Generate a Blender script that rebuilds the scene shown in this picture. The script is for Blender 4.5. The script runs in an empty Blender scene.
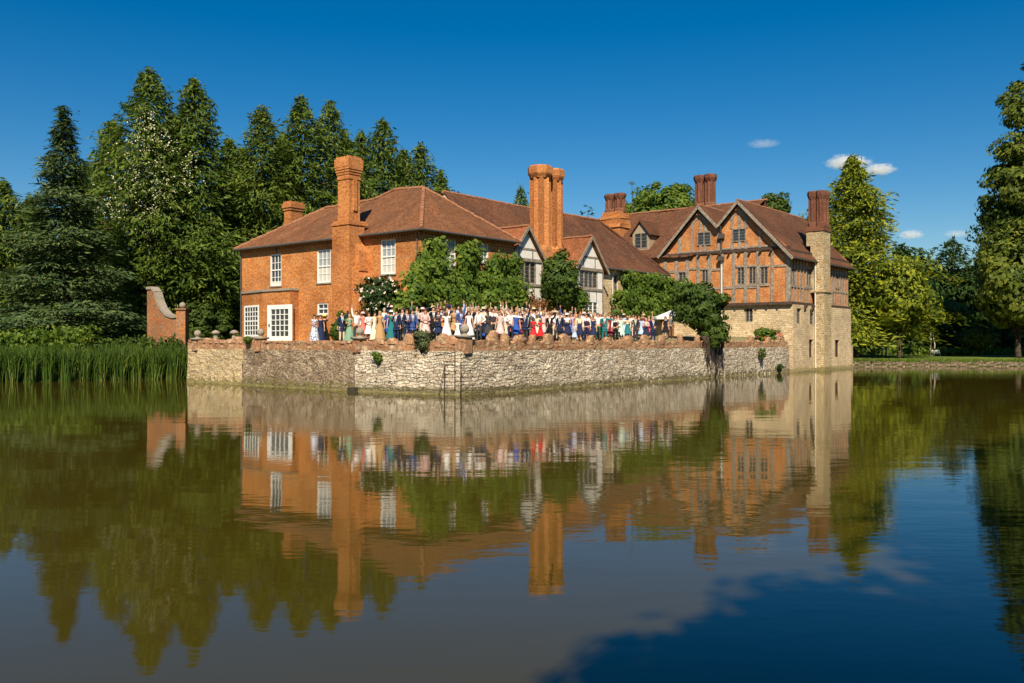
import bpy, math, random
import numpy as np
from mathutils import Vector, Matrix, noise

SC = bpy.context.scene
COL = SC.collection
R = math.radians
rnd = random.Random(7)

# ------------------------------------------------------------------ site geometry
H = 2.8            # camera height above the water; also the height of the terrace edge
F = 880.0          # focal length in pixels of a 1024 px wide frame
HZ = 341.5
UX, UY = 0.631, 0.7757
D0 = F * H / 53.5
CX, CY = (461 - 512) / F * D0, D0
THETA = math.atan2(UY, UX)


def W(u, v, z=0.0):
    return Vector((CX + u * UX - v * UY, CY + u * UY + v * UX, z))


def u_at(px, v):
    r = (px - 512) / F
    return (r * (CY + v * UX) - CX + v * UY) / (UX - r * UY)


def v_at(px, u):
    r = (px - 512) / F
    return (CX + u * UX - r * (CY + u * UY)) / (UY + r * UX)


def z_at(py, u, v):
    return H + (HZ - py) * (CY + u * UY + v * UX) / F


# ------------------------------------------------------------------ object helpers
def link(o, parent=None):
    COL.objects.link(o)
    if parent is not None:
        o.parent = parent
    return o


def tag(o, label, cat, group=None, kind=None):
    if label:
        o['label'] = label
    if cat:
        o['category'] = cat
    if group:
        o['group'] = group
    if kind:
        o['kind'] = kind
    return o


SITE = {}


def thing(name, label, cat, u=0, v=0, z=0, group=None):
    o = bpy.data.objects.new(name, None)
    o.empty_display_size = 0.3
    o.location = W(u, v, z)
    o.rotation_euler = (0, 0, THETA)
    SITE[o.name] = (u, v, z)
    link(o)
    tag(o, label, cat, group)
    return o


def thing_w(name, label, cat, loc, group=None, rz=0.0):
    o = bpy.data.objects.new(name, None)
    o.empty_display_size = 0.3
    o.location = loc
    o.rotation_euler = (0, 0, rz)
    link(o)
    tag(o, label, cat, group)
    return o


class MB:
    """collects faces in site coordinates (u, v, z) and links them as ONE mesh"""

    def __init__(s):
        s.v = []
        s.f = []

    def poly(s, pts):
        n = len(s.v)
        s.v += [tuple(p) for p in pts]
        s.f.append(list(range(n, n + len(pts))))

    def box(s, a0, a1, b0, b1, z0, z1, jit=0.0):
        n = len(s.v)
        for z in (z0, z1):
            for a, b in ((a0, b0), (a1, b0), (a1, b1), (a0, b1)):
                s.v.append((a + rnd.uniform(-jit, jit), b + rnd.uniform(-jit, jit), z + rnd.uniform(-jit, jit)))
        for f in ((3, 2, 1, 0), (4, 5, 6, 7), (0, 1, 5, 4), (1, 2, 6, 5), (2, 3, 7, 6), (3, 0, 4, 7)):
            s.f.append([n + i for i in f])

    def prism(s, pts, vec):
        vec = Vector(vec)
        a = [Vector(p) for p in pts]
        b = [p + vec for p in a]
        s.poly(a)
        s.poly(b[::-1])
        k = len(a)
        for i in range(k):
            j = (i + 1) % k
            s.poly((a[j], a[i], b[i], b[j]))

    def beam(s, p, q, w, d, nrm):
        p, q, nrm = Vector(p), Vector(q), Vector(nrm).normalized()
        side = (q - p).normalized().cross(nrm).normalized() * (w / 2)
        s.prism((p - side, p + side, q + side, q - side), nrm * d)

    def col(s, cx, cy, r0, z0, r1, z1, n=8, rot=None, cap=True):
        rot = math.pi / n if rot is None else rot
        b = len(s.v)
        for r, z in ((r0, z0), (r1, z1)):
            for i in range(n):
                a = rot + 2 * math.pi * i / n
                s.v.append((cx + r * math.cos(a), cy + r * math.sin(a), z))
        for i in range(n):
            j = (i + 1) % n
            s.f.append([b + i, b + j, b + n + j, b + n + i])
        if cap:
            s.f.append([b + n + i for i in range(n)])
            s.f.append([b + i for i in range(n)][::-1])

    def lathe(s, cx, cy, prof, n=14):
        b = len(s.v)
        for r, z in prof:
            for i in range(n):
                a = 2 * math.pi * i / n
                s.v.append((cx + r * math.cos(a), cy + r * math.sin(a), z))
        for k in range(len(prof) - 1):
            for i in range(n):
                j = (i + 1) % n
                s.f.append([b + k * n + i, b + k * n + j, b + (k + 1) * n + j, b + (k + 1) * n + i])
        s.f.append([b + i for i in range(n)][::-1])
        s.f.append([b + (len(prof) - 1) * n + i for i in range(n)])

    def tube(s, path, rad, n=6):
        path = [Vector(p) for p in path]
        rads = rad if isinstance(rad, (list, tuple)) else [rad] * len(path)
        b = len(s.v)
        for i, p in enumerate(path):
            d = (path[min(i + 1, len(path) - 1)] - path[max(i - 1, 0)]).normalized()
            x = d.cross(Vector((0.3, 0.2, 1)) if abs(d.z) < .9 else Vector((1, 0.1, 0))).normalized()
            y = d.cross(x)
            for k in range(n):
                a = 2 * math.pi * k / n
                s.v.append(tuple(p + (x * math.cos(a) + y * math.sin(a)) * rads[i]))
        for i in range(len(path) - 1):
            for k in range(n):
                l = (k + 1) % n
                s.f.append([b + i * n + k, b + i * n + l, b + (i + 1) * n + l, b + (i + 1) * n + k])
        s.f.append([b + k for k in range(n)][::-1])
        s.f.append([b + (len(path) - 1) * n + k for k in range(n)])

    def patch(s, p00, p10, p11, p01, nu, nv, amp=0.0, freq=0.5, thick=0.0):
        p00, p10, p11, p01 = map(Vector, (p00, p10, p11, p01))
        nrm = (p10 - p00).cross((p11 + p01) / 2 - (p00 + p10) / 2).normalized()
        b = len(s.v)
        for j in range(nv + 1):
            t = j / nv
            for i in range(nu + 1):
                q = i / nu
                p = (p00 * (1 - q) + p10 * q) * (1 - t) + (p01 * (1 - q) + p11 * q) * t
                if amp:
                    p = p + nrm * amp * (noise.noise(p * freq) + .5 * noise.noise(p * freq * 3.1))
                s.v.append(tuple(p))
        m = nu + 1
        for j in range(nv):
            for i in range(nu):
                s.f.append([b + j * m + i, b + j * m + i + 1, b + (j + 1) * m + i + 1, b + (j + 1) * m + i])
        if thick:
            o = nrm * -thick
            q = [p + o for p in (p00, p10, p11, p01)]
            s.poly(q[::-1])
            c = (p00, p10, p11, p01)
            for i in range(4):
                j = (i + 1) % 4
                if (c[i] - c[j]).length > 1e-4:
                    s.poly((c[i] - nrm * .0, c[j], q[j], q[i]))

    # wall panel with rectangular holes on a plane ('u', u0) facing -u or ('v', v0) facing -v
    def panel(s, plane, a0, a1, z0, z1, holes=(), depth=0.14):
        xs = sorted(set([a0, a1] + [h[0] for h in holes] + [h[1] for h in holes]))
        zs = sorted(set([z0, z1] + [h[2] for h in holes] + [h[3] for h in holes]))
        xs = [x for x in xs if a0 <= x <= a1]
        zs = [z for z in zs if z0 <= z <= z1]
        for i in range(len(xs) - 1):
            for j in range(len(zs) - 1):
                xm, zm = (xs[i] + xs[i + 1]) / 2, (zs[j] + zs[j + 1]) / 2
                if any(h[0] < xm < h[1] and h[2] < zm < h[3] for h in holes):
                    continue
                s.poly([P(plane, a, 0, z) for a, z in ((xs[i], zs[j]), (xs[i + 1], zs[j]), (xs[i + 1], zs[j + 1]), (xs[i], zs[j + 1]))])
        for h in holes:
            c = ((h[0], h[2]), (h[1], h[2]), (h[1], h[3]), (h[0], h[3]))
            for i in range(4):
                p, q = c[i], c[(i + 1) % 4]
                s.poly([P(plane, p[0], 0, p[1]), P(plane, q[0], 0, q[1]), P(plane, q[0], -depth, q[1]), P(plane, p[0], -depth, p[1])])

    def pbox(s, plane, a0, a1, o0, o1, z0, z1):
        p, q = P(plane, a0, o0, z0), P(plane, a1, o1, z1)
        s.box(min(p[0], q[0]), max(p[0], q[0]), min(p[1], q[1]), max(p[1], q[1]), min(z0, z1), max(z0, z1))

    def build(s, name, m, parent=None, smooth=False, site=True):
        o0 = SITE.get(parent.name, (0, 0, 0)) if (parent is not None and site) else (0, 0, 0)
        # a sub-part: walk up to the thing that carries the site origin
        p = parent
        while site and p is not None and p.name not in SITE and p.parent is not None:
            p = p.parent
            o0 = SITE.get(p.name, o0)
        me = bpy.data.meshes.new(name)
        V = np.array(s.v, dtype=np.float64) - np.array(o0)
        me.from_pydata(V.tolist(), [], s.f)
        uvl = me.uv_layers.new(name='UVMap')
        nl = len(me.loops)
        fn = np.zeros(len(me.polygons) * 3)
        me.polygons.foreach_get('normal', fn)
        fn = fn.reshape(-1, 3)
        lt = np.zeros(len(me.polygons), dtype=np.int64)
        me.polygons.foreach_get('loop_total', lt)
        vi = np.zeros(nl, dtype=np.int64)
        me.loops.foreach_get('vertex_index', vi)
        t = np.cross(np.array([0, 0, 1.0]), fn)
        tl = np.linalg.norm(t, axis=1)
        flat = tl < 0.12
        t[flat] = (1, 0, 0)
        tl[flat] = 1
        t /= tl[:, None]
        # keep the mapping continuous between neighbouring, slightly different faces
        sg = np.where(np.abs(t[:, 0]) > .5, np.sign(t[:, 0]), np.sign(t[:, 1]))
        t *= sg[:, None]
        bt = np.cross(fn, t)
        bt *= np.where(np.abs(bt[:, 2]) > .05, np.sign(bt[:, 2]), 1)[:, None]
        T = np.repeat(t, lt, axis=0)
        B = np.repeat(bt, lt, axis=0)
        pv = np.array(s.v)[vi]
        uv = np.stack([(pv * T).sum(1), (pv * B).sum(1)], axis=1)
        uvl.data.foreach_set('uv', uv.astype(np.float32).ravel())
        me.materials.append(m)
        if smooth:
            me.polygons.foreach_set('use_smooth', [True] * len(me.polygons))
        me.update()
        o = bpy.data.objects.new(name, me)
        link(o, parent)
        if parent is None and site:
            o.rotation_euler = (0, 0, THETA)
            o.location = (CX, CY, 0)
        return o


def P(plane, a, off, z):
    return (plane[1] - off, a, z) if plane[0] == 'u' else (a, plane[1] - off, z)


# ------------------------------------------------------------------ materials
MATS = {}


class NT:
    def __init__(s, name):
        s.m = bpy.data.materials.new(name)
        s.m.use_nodes = True
        s.t = s.m.node_tree
        s.b = s.t.nodes['Principled BSDF']
        s.out = s.t.nodes['Material Output']
        MATS[name] = s.m

    def n(s, kind, **kw):
        d = s.t.nodes.new(kind)
        for k, v in kw.items():
            if k in d.inputs.keys():
                d.inputs[k].default_value = v
            else:
                setattr(d, k, v)
        return d

    def l(s, a, b):
        s.t.links.new(a, b)

    def ramp(s, fac, stops, interp='LINEAR'):
        r = s.t.nodes.new('ShaderNodeValToRGB')
        r.color_ramp.interpolation = interp
        els = r.color_ramp.elements
        while len(els) < len(stops):
            els.new(0.5)
        for e, (p, c) in zip(els, stops):
            e.position = p
            e.color = (*c, 1) if len(c) == 3 else c
        s.l(fac, r.inputs['Fac'])
        return r.outputs['Color']

    def mix(s, fac, a, b, blend='MIX'):
        d = s.t.nodes.new('ShaderNodeMix')
        d.data_type = 'RGBA'
        d.blend_type = blend
        for sock, val in ((d.inputs['Factor'], fac), (d.inputs['A'], a), (d.inputs['B'], b)):
            if hasattr(val, 'links') or hasattr(val, 'is_linked'):
                s.l(val, sock)
            elif isinstance(val, (int, float)):
                sock.default_value = val
            else:
                sock.default_value = (*val, 1)
        return d.outputs['Result']

    def math(s, op, a, b=0.0):
        d = s.t.nodes.new('ShaderNodeMath')
        d.operation = op
        for sock, val in ((d.inputs[0], a), (d.inputs[1], b)):
            if hasattr(val, 'is_linked'):
                s.l(val, sock)
            else:
                sock.default_value = val
        return d.outputs[0]

    def uv(s, sx=1, sy=1):
        tc = s.t.nodes.new('ShaderNodeTexCoord')
        mp = s.t.nodes.new('ShaderNodeMapping')
        mp.inputs['Scale'].default_value = (sx, sy, 1)
        s.l(tc.outputs['UV'], mp.inputs['Vector'])
        return mp.outputs['Vector']

    def obj(s, sc=(1, 1, 1)):
        tc = s.t.nodes.new('ShaderNodeTexCoord')
        mp = s.t.nodes.new('ShaderNodeMapping')
        mp.inputs['Scale'].default_value = sc
        s.l(tc.outputs['Object'], mp.inputs['Vector'])
        return mp.outputs['Vector']

    def noise(s, vec, scale, detail=4, rough=.55, out='Fac'):
        d = s.n('ShaderNodeTexNoise', Scale=scale, Detail=detail, Roughness=rough)
        if vec is not None:
            s.l(vec, d.inputs['Vector'])
        return d.outputs[out]

    def bump(s, h, strength=.5, dist=.05):
        d = s.n('ShaderNodeBump', Strength=strength, Distance=dist)
        s.l(h, d.inputs['Height'])
        s.l(d.outputs['Normal'], s.b.inputs['Normal'])

    def fin(s, col=None, rough=.8, spec=.3, metal=0.0):
        if col is not None:
            if hasattr(col, 'is_linked'):
                s.l(col, s.b.inputs['Base Color'])
            else:
                s.b.inputs['Base Color'].default_value = (*col, 1)
        s.b.inputs['Roughness'].default_value = rough
        s.b.inputs['Specular IOR Level'].default_value = spec
        s.b.inputs['Metallic'].default_value = metal
        return s.m


def m_brick(name, c1, c2, mortar, patch, bw=.23, bh=.078, dirt=.35, worn=None):
    s = NT(name)
    v = s.uv()
    b = s.n('ShaderNodeTexBrick', Scale=1.0)
    b.inputs['Brick Width'].default_value = bw
    b.inputs['Row Height'].default_value = bh
    b.inputs['Mortar Size'].default_value = .008
    b.inputs['Color1'].default_value = (*c1, 1)
    b.inputs['Color2'].default_value = (*c2, 1)
    b.inputs['Mortar'].default_value = (*mortar, 1)
    b.inputs['Bias'].default_value = -.1
    s.l(v, b.inputs['Vector'])
    n1 = s.noise(v, 1.1, 6, .65)
    n2 = s.noise(v, 7.0, 4, .7)
    f1 = s.ramp(n1, [(.40, (0, 0, 0)), (.62, (1, 1, 1))])
    f2 = s.ramp(n2, [(.45, (0, 0, 0)), (.7, (1, 1, 1))])
    c = s.mix(s.math('MULTIPLY', f1, dirt), b.outputs['Color'], patch)
    c = s.mix(s.math('MULTIPLY', f2, .55), c, tuple(x * .5 for x in c1))
    n4 = s.noise(v, 6.5, 4, .8)
    c = s.mix(1.0, c, s.ramp(n4, [(.34, (.52, .46, .40)), (.5, (1.0, 1.0, 1.0)), (.68, (1.28, 1.30, 1.22))]), 'MULTIPLY')
    n5 = s.noise(v, .28, 4, .6)
    c = s.mix(1.0, c, s.ramp(n5, [(.36, (.72, .68, .66)), (.62, (1.12, 1.12, 1.1))]), 'MULTIPLY')
    if worn:
        n3 = s.noise(v, 2.6, 5, .7)
        f3 = s.ramp(n3, [(.52, (0, 0, 0)), (.62, (1, 1, 1))])
        c = s.mix(s.math('MULTIPLY', f3, .75), c, worn)
    n7 = s.noise(v, 1.9, 6, .75)
    c = s.mix(s.math('MULTIPLY', s.ramp(n7, [(.57, (0, 0, 0)), (.70, (1, 1, 1))]), .4), c, mortar)
    h = s.math('ADD', s.math('MULTIPLY', b.outputs['Fac'], -.6), s.math('MULTIPLY', n2, .8))
    s.bump(h, .6, .025)
    return s.fin(c, .88, .2)


def m_rubble(name, stops, bw, rh, gap, bump=.9, moss=None, wob=1.0, pits=.5):
    s = NT(name)
    v0 = s.uv(1, 1)
    w1 = s.noise(v0, .9, 2, .5, 'Color')
    w2 = s.noise(v0, 4.0, 2, .5, 'Color')
    va = s.n('ShaderNodeVectorMath', operation='MULTIPLY_ADD')
    s.l(w1, va.inputs[0])
    va.inputs[1].default_value = (.5 * wob, .42 * wob, 0)
    s.l(v0, va.inputs[2])
    vb = s.n('ShaderNodeVectorMath', operation='MULTIPLY_ADD')
    s.l(w2, vb.inputs[0])
    vb.inputs[1].default_value = (.16 * wob, .075 * wob, 0)
    s.l(va.outputs[0], vb.inputs[2])
    b = s.n('ShaderNodeTexBrick', Scale=1.0)
    b.offset = .43
    b.squash = 1.5
    b.squash_frequency = 3
    b.inputs['Brick Width'].default_value = bw
    b.inputs['Row Height'].default_value = rh
    b.inputs['Mortar Size'].default_value = .02
    b.inputs['Mortar Smooth'].default_value = .35
    b.inputs['Color1'].default_value = (0, 0, 0, 1)
    b.inputs['Color2'].default_value = (1, 1, 1, 1)
    b.inputs['Mortar'].default_value = (.5, .5, .5, 1)
    s.l(vb.outputs[0], b.inputs['Vector'])
    sep = s.n('ShaderNodeSeparateColor')
    s.l(b.outputs['Color'], sep.inputs[0])
    n2 = s.noise(v0, 8, 5, .7)
    n3 = s.noise(v0, 3.2, 4, .65)
    f = s.math('ADD', s.math('MULTIPLY', sep.outputs[0], .6), s.math('MULTIPLY', n3, .45))
    c = s.ramp(f, stops)
    n1 = s.noise(v0, .45, 5, .6)
    c = s.mix(1.0, c, s.ramp(n1, [(.38, (.72, .69, .66)), (.6, (1.06, 1.04, 1.0))]), 'MULTIPLY')
    c = s.mix(1.0, c, s.ramp(n2, [(.3, (.68, .66, .63)), (.65, (1.12, 1.12, 1.12))]), 'MULTIPLY')
    st_ = s.ramp(s.noise(v0, .8, 5, .7), [(.54, (0, 0, 0)), (.68, (1, 1, 1))])
    c = s.mix(s.math('MULTIPLY', st_, .55), c, tuple(x * y for x, y in zip(stops[0][1], (1.0, .82, .62))))
    c = s.mix(s.math('MULTIPLY', b.outputs['Fac'], .8), c, gap)
    pit = s.ramp(s.noise(va.outputs[0], 3.0, 3, .6), [(.52, (0, 0, 0)), (.62, (1, 1, 1))])
    pt = s.math('MULTIPLY', s.math('MULTIPLY', pit, b.outputs['Fac']), pits * 2)
    c = s.mix(s.math('MINIMUM', pt, .9), c, tuple(x * .3 for x in gap))
    if moss:
        tc = s.t.nodes.new('ShaderNodeTexCoord')
        sp = s.n('ShaderNodeSeparateXYZ')
        s.l(tc.outputs['UV'], sp.inputs[0])
        lo = s.math('ADD', sp.outputs[1], s.math('MULTIPLY', s.noise(v0, 1.5, 4), -.5))
        fm = s.ramp(lo, [(.0, (1, 1, 1)), (.16, (0, 0, 0))])
        c = s.mix(s.math('MULTIPLY', fm, .8), c, moss)
    hh = s.math('ADD', s.math('MULTIPLY', b.outputs['Fac'], -1.1), s.math('MULTIPLY', n2, .6))
    hh = s.math('ADD', hh, s.math('MULTIPLY', sep.outputs[0], .6))
    hh = s.math('ADD', hh, s.math('MULTIPLY', pit, -.5))
    s.bump(hh, bump, .09)
    return s.fin(c, .92, .15)


def m_tile(name, c1, c2, moss):
    s = NT(name)
    v = s.uv()
    b = s.n('ShaderNodeTexBrick', Scale=1.0)
    b.inputs['Brick Width'].default_value = .2
    b.inputs['Row Height'].default_value = .14
    b.inputs['Mortar Size'].default_value = .01
    b.inputs['Color1'].default_value = (*c1, 1)
    b.inputs['Color2'].default_value = (*c2, 1)
    b.inputs['Mortar'].default_value = (*[x * .35 for x in c1], 1)
    s.l(v, b.inputs['Vector'])
    n1 = s.noise(v, .6, 6, .65)
    n2 = s.noise(v, 5, 5, .8)
    n5 = s.noise(v, .22, 5, .7)
    c = s.mix(s.math('MULTIPLY', s.ramp(n1, [(.38, (0, 0, 0)), (.66, (1, 1, 1))]), .6), b.outputs['Color'], moss)
    c = s.mix(1.0, c, s.ramp(n2, [(.32, (.5, .48, .46)), (.68, (1.45, 1.4, 1.35))]), 'MULTIPLY')
    c = s.mix(1.0, c, s.ramp(n5, [(.36, (.70, .72, .74)), (.64, (1.22, 1.16, 1.08))]), 'MULTIPLY')
    n6 = s.noise(v, 1.6, 4, .7)
    c = s.mix(s.math('MULTIPLY', s.ramp(n6, [(.60, (0, 0, 0)), (.70, (1, 1, 1))]), .45), c, (.26, .19, .11))
    w = s.n('ShaderNodeTexWave', wave_type='BANDS', bands_direction='Y', wave_profile='SAW', Scale=1 / .14 / (2 * math.pi) * 6.283 / 2)
    s.l(v, w.inputs['Vector'])
    h = s.math('ADD', s.math('MULTIPLY', w.outputs['Fac'], .5), s.math('MULTIPLY', n2, .8))
    h = s.math('ADD', h, s.math('MULTIPLY', b.outputs['Fac'], -.4))
    s.bump(h, .7, .03)
    return s.fin(c, .85, .2)


def m_plain(name, c, rough=.6, spec=.3, var=.25, scale=3.0, metal=0.0, bump=0.0):
    s = NT(name)
    n1 = s.noise(s.obj(), scale, 5, .65)
    lo = tuple(x * (1 - var) for x in c)
    hi = tuple(min(1, x * (1 + var)) for x in c)
    col = s.ramp(n1, [(.3, lo), (.7, hi)])
    if bump:
        s.bump(s.noise(s.obj(), scale * 4, 5, .7), bump, .03)
    return s.fin(col, rough, spec, metal)


def m_leaf(name, dark, mid, light, trans=.3, vary=.5, nscale=.35):
    s = NT(name)
    g = s.n('ShaderNodeNewGeometry')
    n1 = s.noise(s.obj(), nscale, 3, .5)
    f = s.math('ADD', s.math('MULTIPLY', g.outputs['Random Per Island'], vary), s.math('MULTIPLY', n1, 1 - vary))
    c = s.ramp(f, [(.18, dark), (.5, mid), (.82, light)])
    s.fin(c, .62, .25)
    tr = s.n('ShaderNodeBsdfTranslucent')
    s.l(s.mix(1.0, c, (1.15, 1.1, .55), 'MULTIPLY'), tr.inputs['Color'])
    mx = s.n('ShaderNodeMixShader')
    mx.inputs['Fac'].default_value = trans
    s.l(s.b.outputs[0], mx.inputs[1])
    s.l(tr.outputs[0], mx.inputs[2])
    s.l(mx.outputs[0], s.out.inputs['Surface'])
    return s.m


M_BRICK = m_brick('brick_orange', (.68, .235, .05), (.38, .10, .026), (.54, .36, .20), (.52, .28, .12), dirt=.55)
M_BRICKC = m_brick('brick_chimney', (.66, .24, .06), (.40, .11, .032), (.52, .33, .17), (.48, .23, .10))
M_BRICKR = m_brick('brick_dark_red', (.23, .085, .05), (.16, .06, .04), (.24, .14, .09), (.14, .075, .055))
M_NOG = m_brick('brick_nogging', (.70, .27, .085), (.50, .15, .05), (.50, .28, .13), (.66, .36, .16), dirt=.85, worn=(.42, .14, .06))
M_PARA = m_brick('brick_parapet', (.46, .215, .10), (.36, .15, .07), (.46, .34, .22), (.30, .19, .12), dirt=.85, worn=(.58, .46, .31))
M_STONE = m_rubble('stone_rubble', [(.1, (.42, .34, .26)), (.4, (.66, .58, .46)), (.7, (.78, .72, .61)), (1, (.50, .41, .31))], .46, .17, (.17, .125, .08), 1.0, (.12, .105, .04), 1.25, .8)
M_STONED = m_rubble('stone_rubble_stained_shaded', [(.1, (.24, .17, .12)), (.4, (.38, .29, .21)), (.75, (.50, .41, .30)), (1, (.28, .20, .14))], .40, .19, (.12, .09, .06), 1.0, (.17, .15, .05), 1.25, .7)  # darker from staining, with this wall stretch's shade put into the colour too
M_STONEY = m_rubble('stone_rubble_yellow', [(.1, (.46, .34, .18)), (.4, (.62, .49, .29)), (.75, (.70, .59, .40)), (1, (.48, .35, .19))], .42, .16, (.28, .20, .12), .7, (.20, .17, .06))
M_ASH = m_rubble('stone_coursed', [(.1, (.50, .37, .22)), (.4, (.68, .54, .35)), (.75, (.76, .64, .45)), (1, (.52, .32, .19))], .40, .20, (.42, .32, .20), .45, (.22, .19, .08), .7, .3)
M_TILE = m_tile('roof_tile', (.25, .105, .048), (.17, .07, .034), (.20, .11, .06))
M_TILED = m_tile('roof_tile_brown', (.185, .078, .042), (.115, .050, .030), (.11, .065, .042))
M_TILEO = m_tile('roof_tile_orange', (.36, .135, .055), (.27, .09, .04), (.22, .10, .05))
M_RIDGE = m_plain('ridge_tile', (.30, .14, .075), .85, .2, .4, 6)
M_TIMBER = m_plain('timber_grey', (.27, .225, .18), .85, .15, .55, 5, bump=.5)
M_TIMBERD = m_plain('timber_dark', (.075, .05, .038), .8, .2, .35, 4, bump=.4)
M_PLASTER = m_plain('plaster_white', (.74, .72, .68), .9, .15, .08, 2)
M_WHITE = m_plain('white_paint', (.80, .80, .78), .5, .3, .05, 2)
M_PIPE = m_plain('pipe_grey', (.08, .075, .07), .55, .3, .2, 3)
M_PIPEW = m_plain('pipe_pale', (.62, .58, .5), .55, .3, .15, 3)
M_IRON = m_plain('iron_rusty', (.07, .045, .035), .7, .3, .4, 8)
M_FINIAL = m_plain('finial_stone', (.30, .26, .21), .95, .1, .4, 9, bump=.5)
M_BARK = m_plain('bark', (.075, .055, .04), .95, .1, .4, 4, bump=.6)
M_BARKP = m_plain('bark_pale', (.42, .37, .28), .9, .1, .3, 4, bump=.4)
M_DOORW = m_plain('door_brown', (.30, .13, .05), .6, .3, .25, 5)
M_CURTAIN = m_plain('blind_cream', (.55, .53, .48), .9, .1, .08, 3)


def m_glass(name, c, rough=.08):
    s = NT(name)
    n = s.noise(s.obj(), 1.6, 2)
    s.bump(n, .25, .02)
    return s.fin(c, rough, .6)


M_GLASS = m_glass('window_glass', (.035, .04, .045))
M_GLASSP = m_glass('window_glass_pale', (.30, .32, .33), .12)

L_CONIF = m_leaf('leaf_conifer', (.034, .068, .010), (.088, .145, .017), (.19, .24, .028))
L_CONIF2 = m_leaf('leaf_conifer_olive', (.038, .072, .010), (.098, .152, .020), (.19, .235, .034))
L_CEDAR = m_leaf('leaf_cedar', (.026, .056, .022), (.072, .120, .040), (.16, .20, .060), .2)
L_GOLD = m_leaf('leaf_gold', (.06, .10, .012), (.18, .23, .018), (.40, .41, .03), .35, .6)
L_DARK = m_leaf('leaf_dark', (.014, .038, .010), (.032, .074, .016), (.07, .125, .022))
L_DECID = m_leaf('leaf_deciduous', (.035, .07, .012), (.075, .125, .018), (.14, .18, .028), .35)
L_LIME = m_leaf('leaf_lime', (.040, .085, .010), (.10, .175, .02), (.22, .27, .03), .35)
L_BUSH = m_leaf('leaf_bush', (.028, .06, .010), (.06, .11, .017), (.12, .17, .025), .3)
L_MAG = m_leaf('leaf_right_tree', (.032, .065, .010), (.105, .145, .016), (.25, .26, .028), .3, .4)
L_REED = m_leaf('leaf_reed', (.024, .062, .010), (.066, .135, .016), (.15, .22, .030), .35, .8, .2)
L_ROSE = m_plain('rose_petal', (.82, .66, .60), .7, .2, .12, 3)
L_LAV = m_leaf('leaf_lavender', (.05, .07, .03), (.09, .12, .045), (.13, .15, .07), .2)
L_RUST = m_leaf('leaf_rust', (.12, .05, .02), (.22, .10, .04), (.30, .17, .07), .25)
L_CREAM = m_plain('blossom_cream', (.60, .58, .36), .7, .2, .12, 3)
L_FLOWR = m_plain('petal_red', (.65, .08, .08), .7, .2, .2, 3)


# ------------------------------------------------------------------ leaf meshes
def leaf_obj(name, C, A, B, m, parent=None, loc=(0, 0, 0)):
    """diamond leaf clumps at centres C, half axes A (long) and B (wide)"""
    n = len(C)
    V = np.empty((n, 4, 3))
    V[:, 0] = C - A
    V[:, 1] = C + B * .9 - A * .15
    V[:, 2] = C + A
    V[:, 3] = C - B * .9 - A * .15
    me = bpy.data.meshes.new(name)
    me.vertices.add(n * 4)
    me.vertices.foreach_set('co', (V.reshape(-1, 3) - np.array(loc)).astype(np.float32).ravel())
    me.loops.add(n * 4)
    me.loops.foreach_set('vertex_index', np.arange(n * 4, dtype=np.int32))
    me.polygons.add(n)
    me.polygons.foreach_set('loop_start', np.arange(0, n * 4, 4, dtype=np.int32))
    me.polygons.foreach_set('loop_total', np.full(n, 4, dtype=np.int32))
    me.materials.append(m)
    me.update(calc_edges=True)
    me.validate()
    o = bpy.data.objects.new(name, me)
    link(o, parent)
    return o


def unit(a):
    return a / (np.linalg.norm(a, axis=-1, keepdims=True) + 1e-9)


def rand_axes(g, n, size, aspect=.55, up=0.0):
    a = unit(g.normal(size=(n, 3)))
    b = unit(np.cross(a, unit(g.normal(size=(n, 3)) + np.array([0, 0, up]))))
    s = size * g.uniform(.55, 1.3, (n, 1))
    return a * s, b * s * aspect


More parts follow.
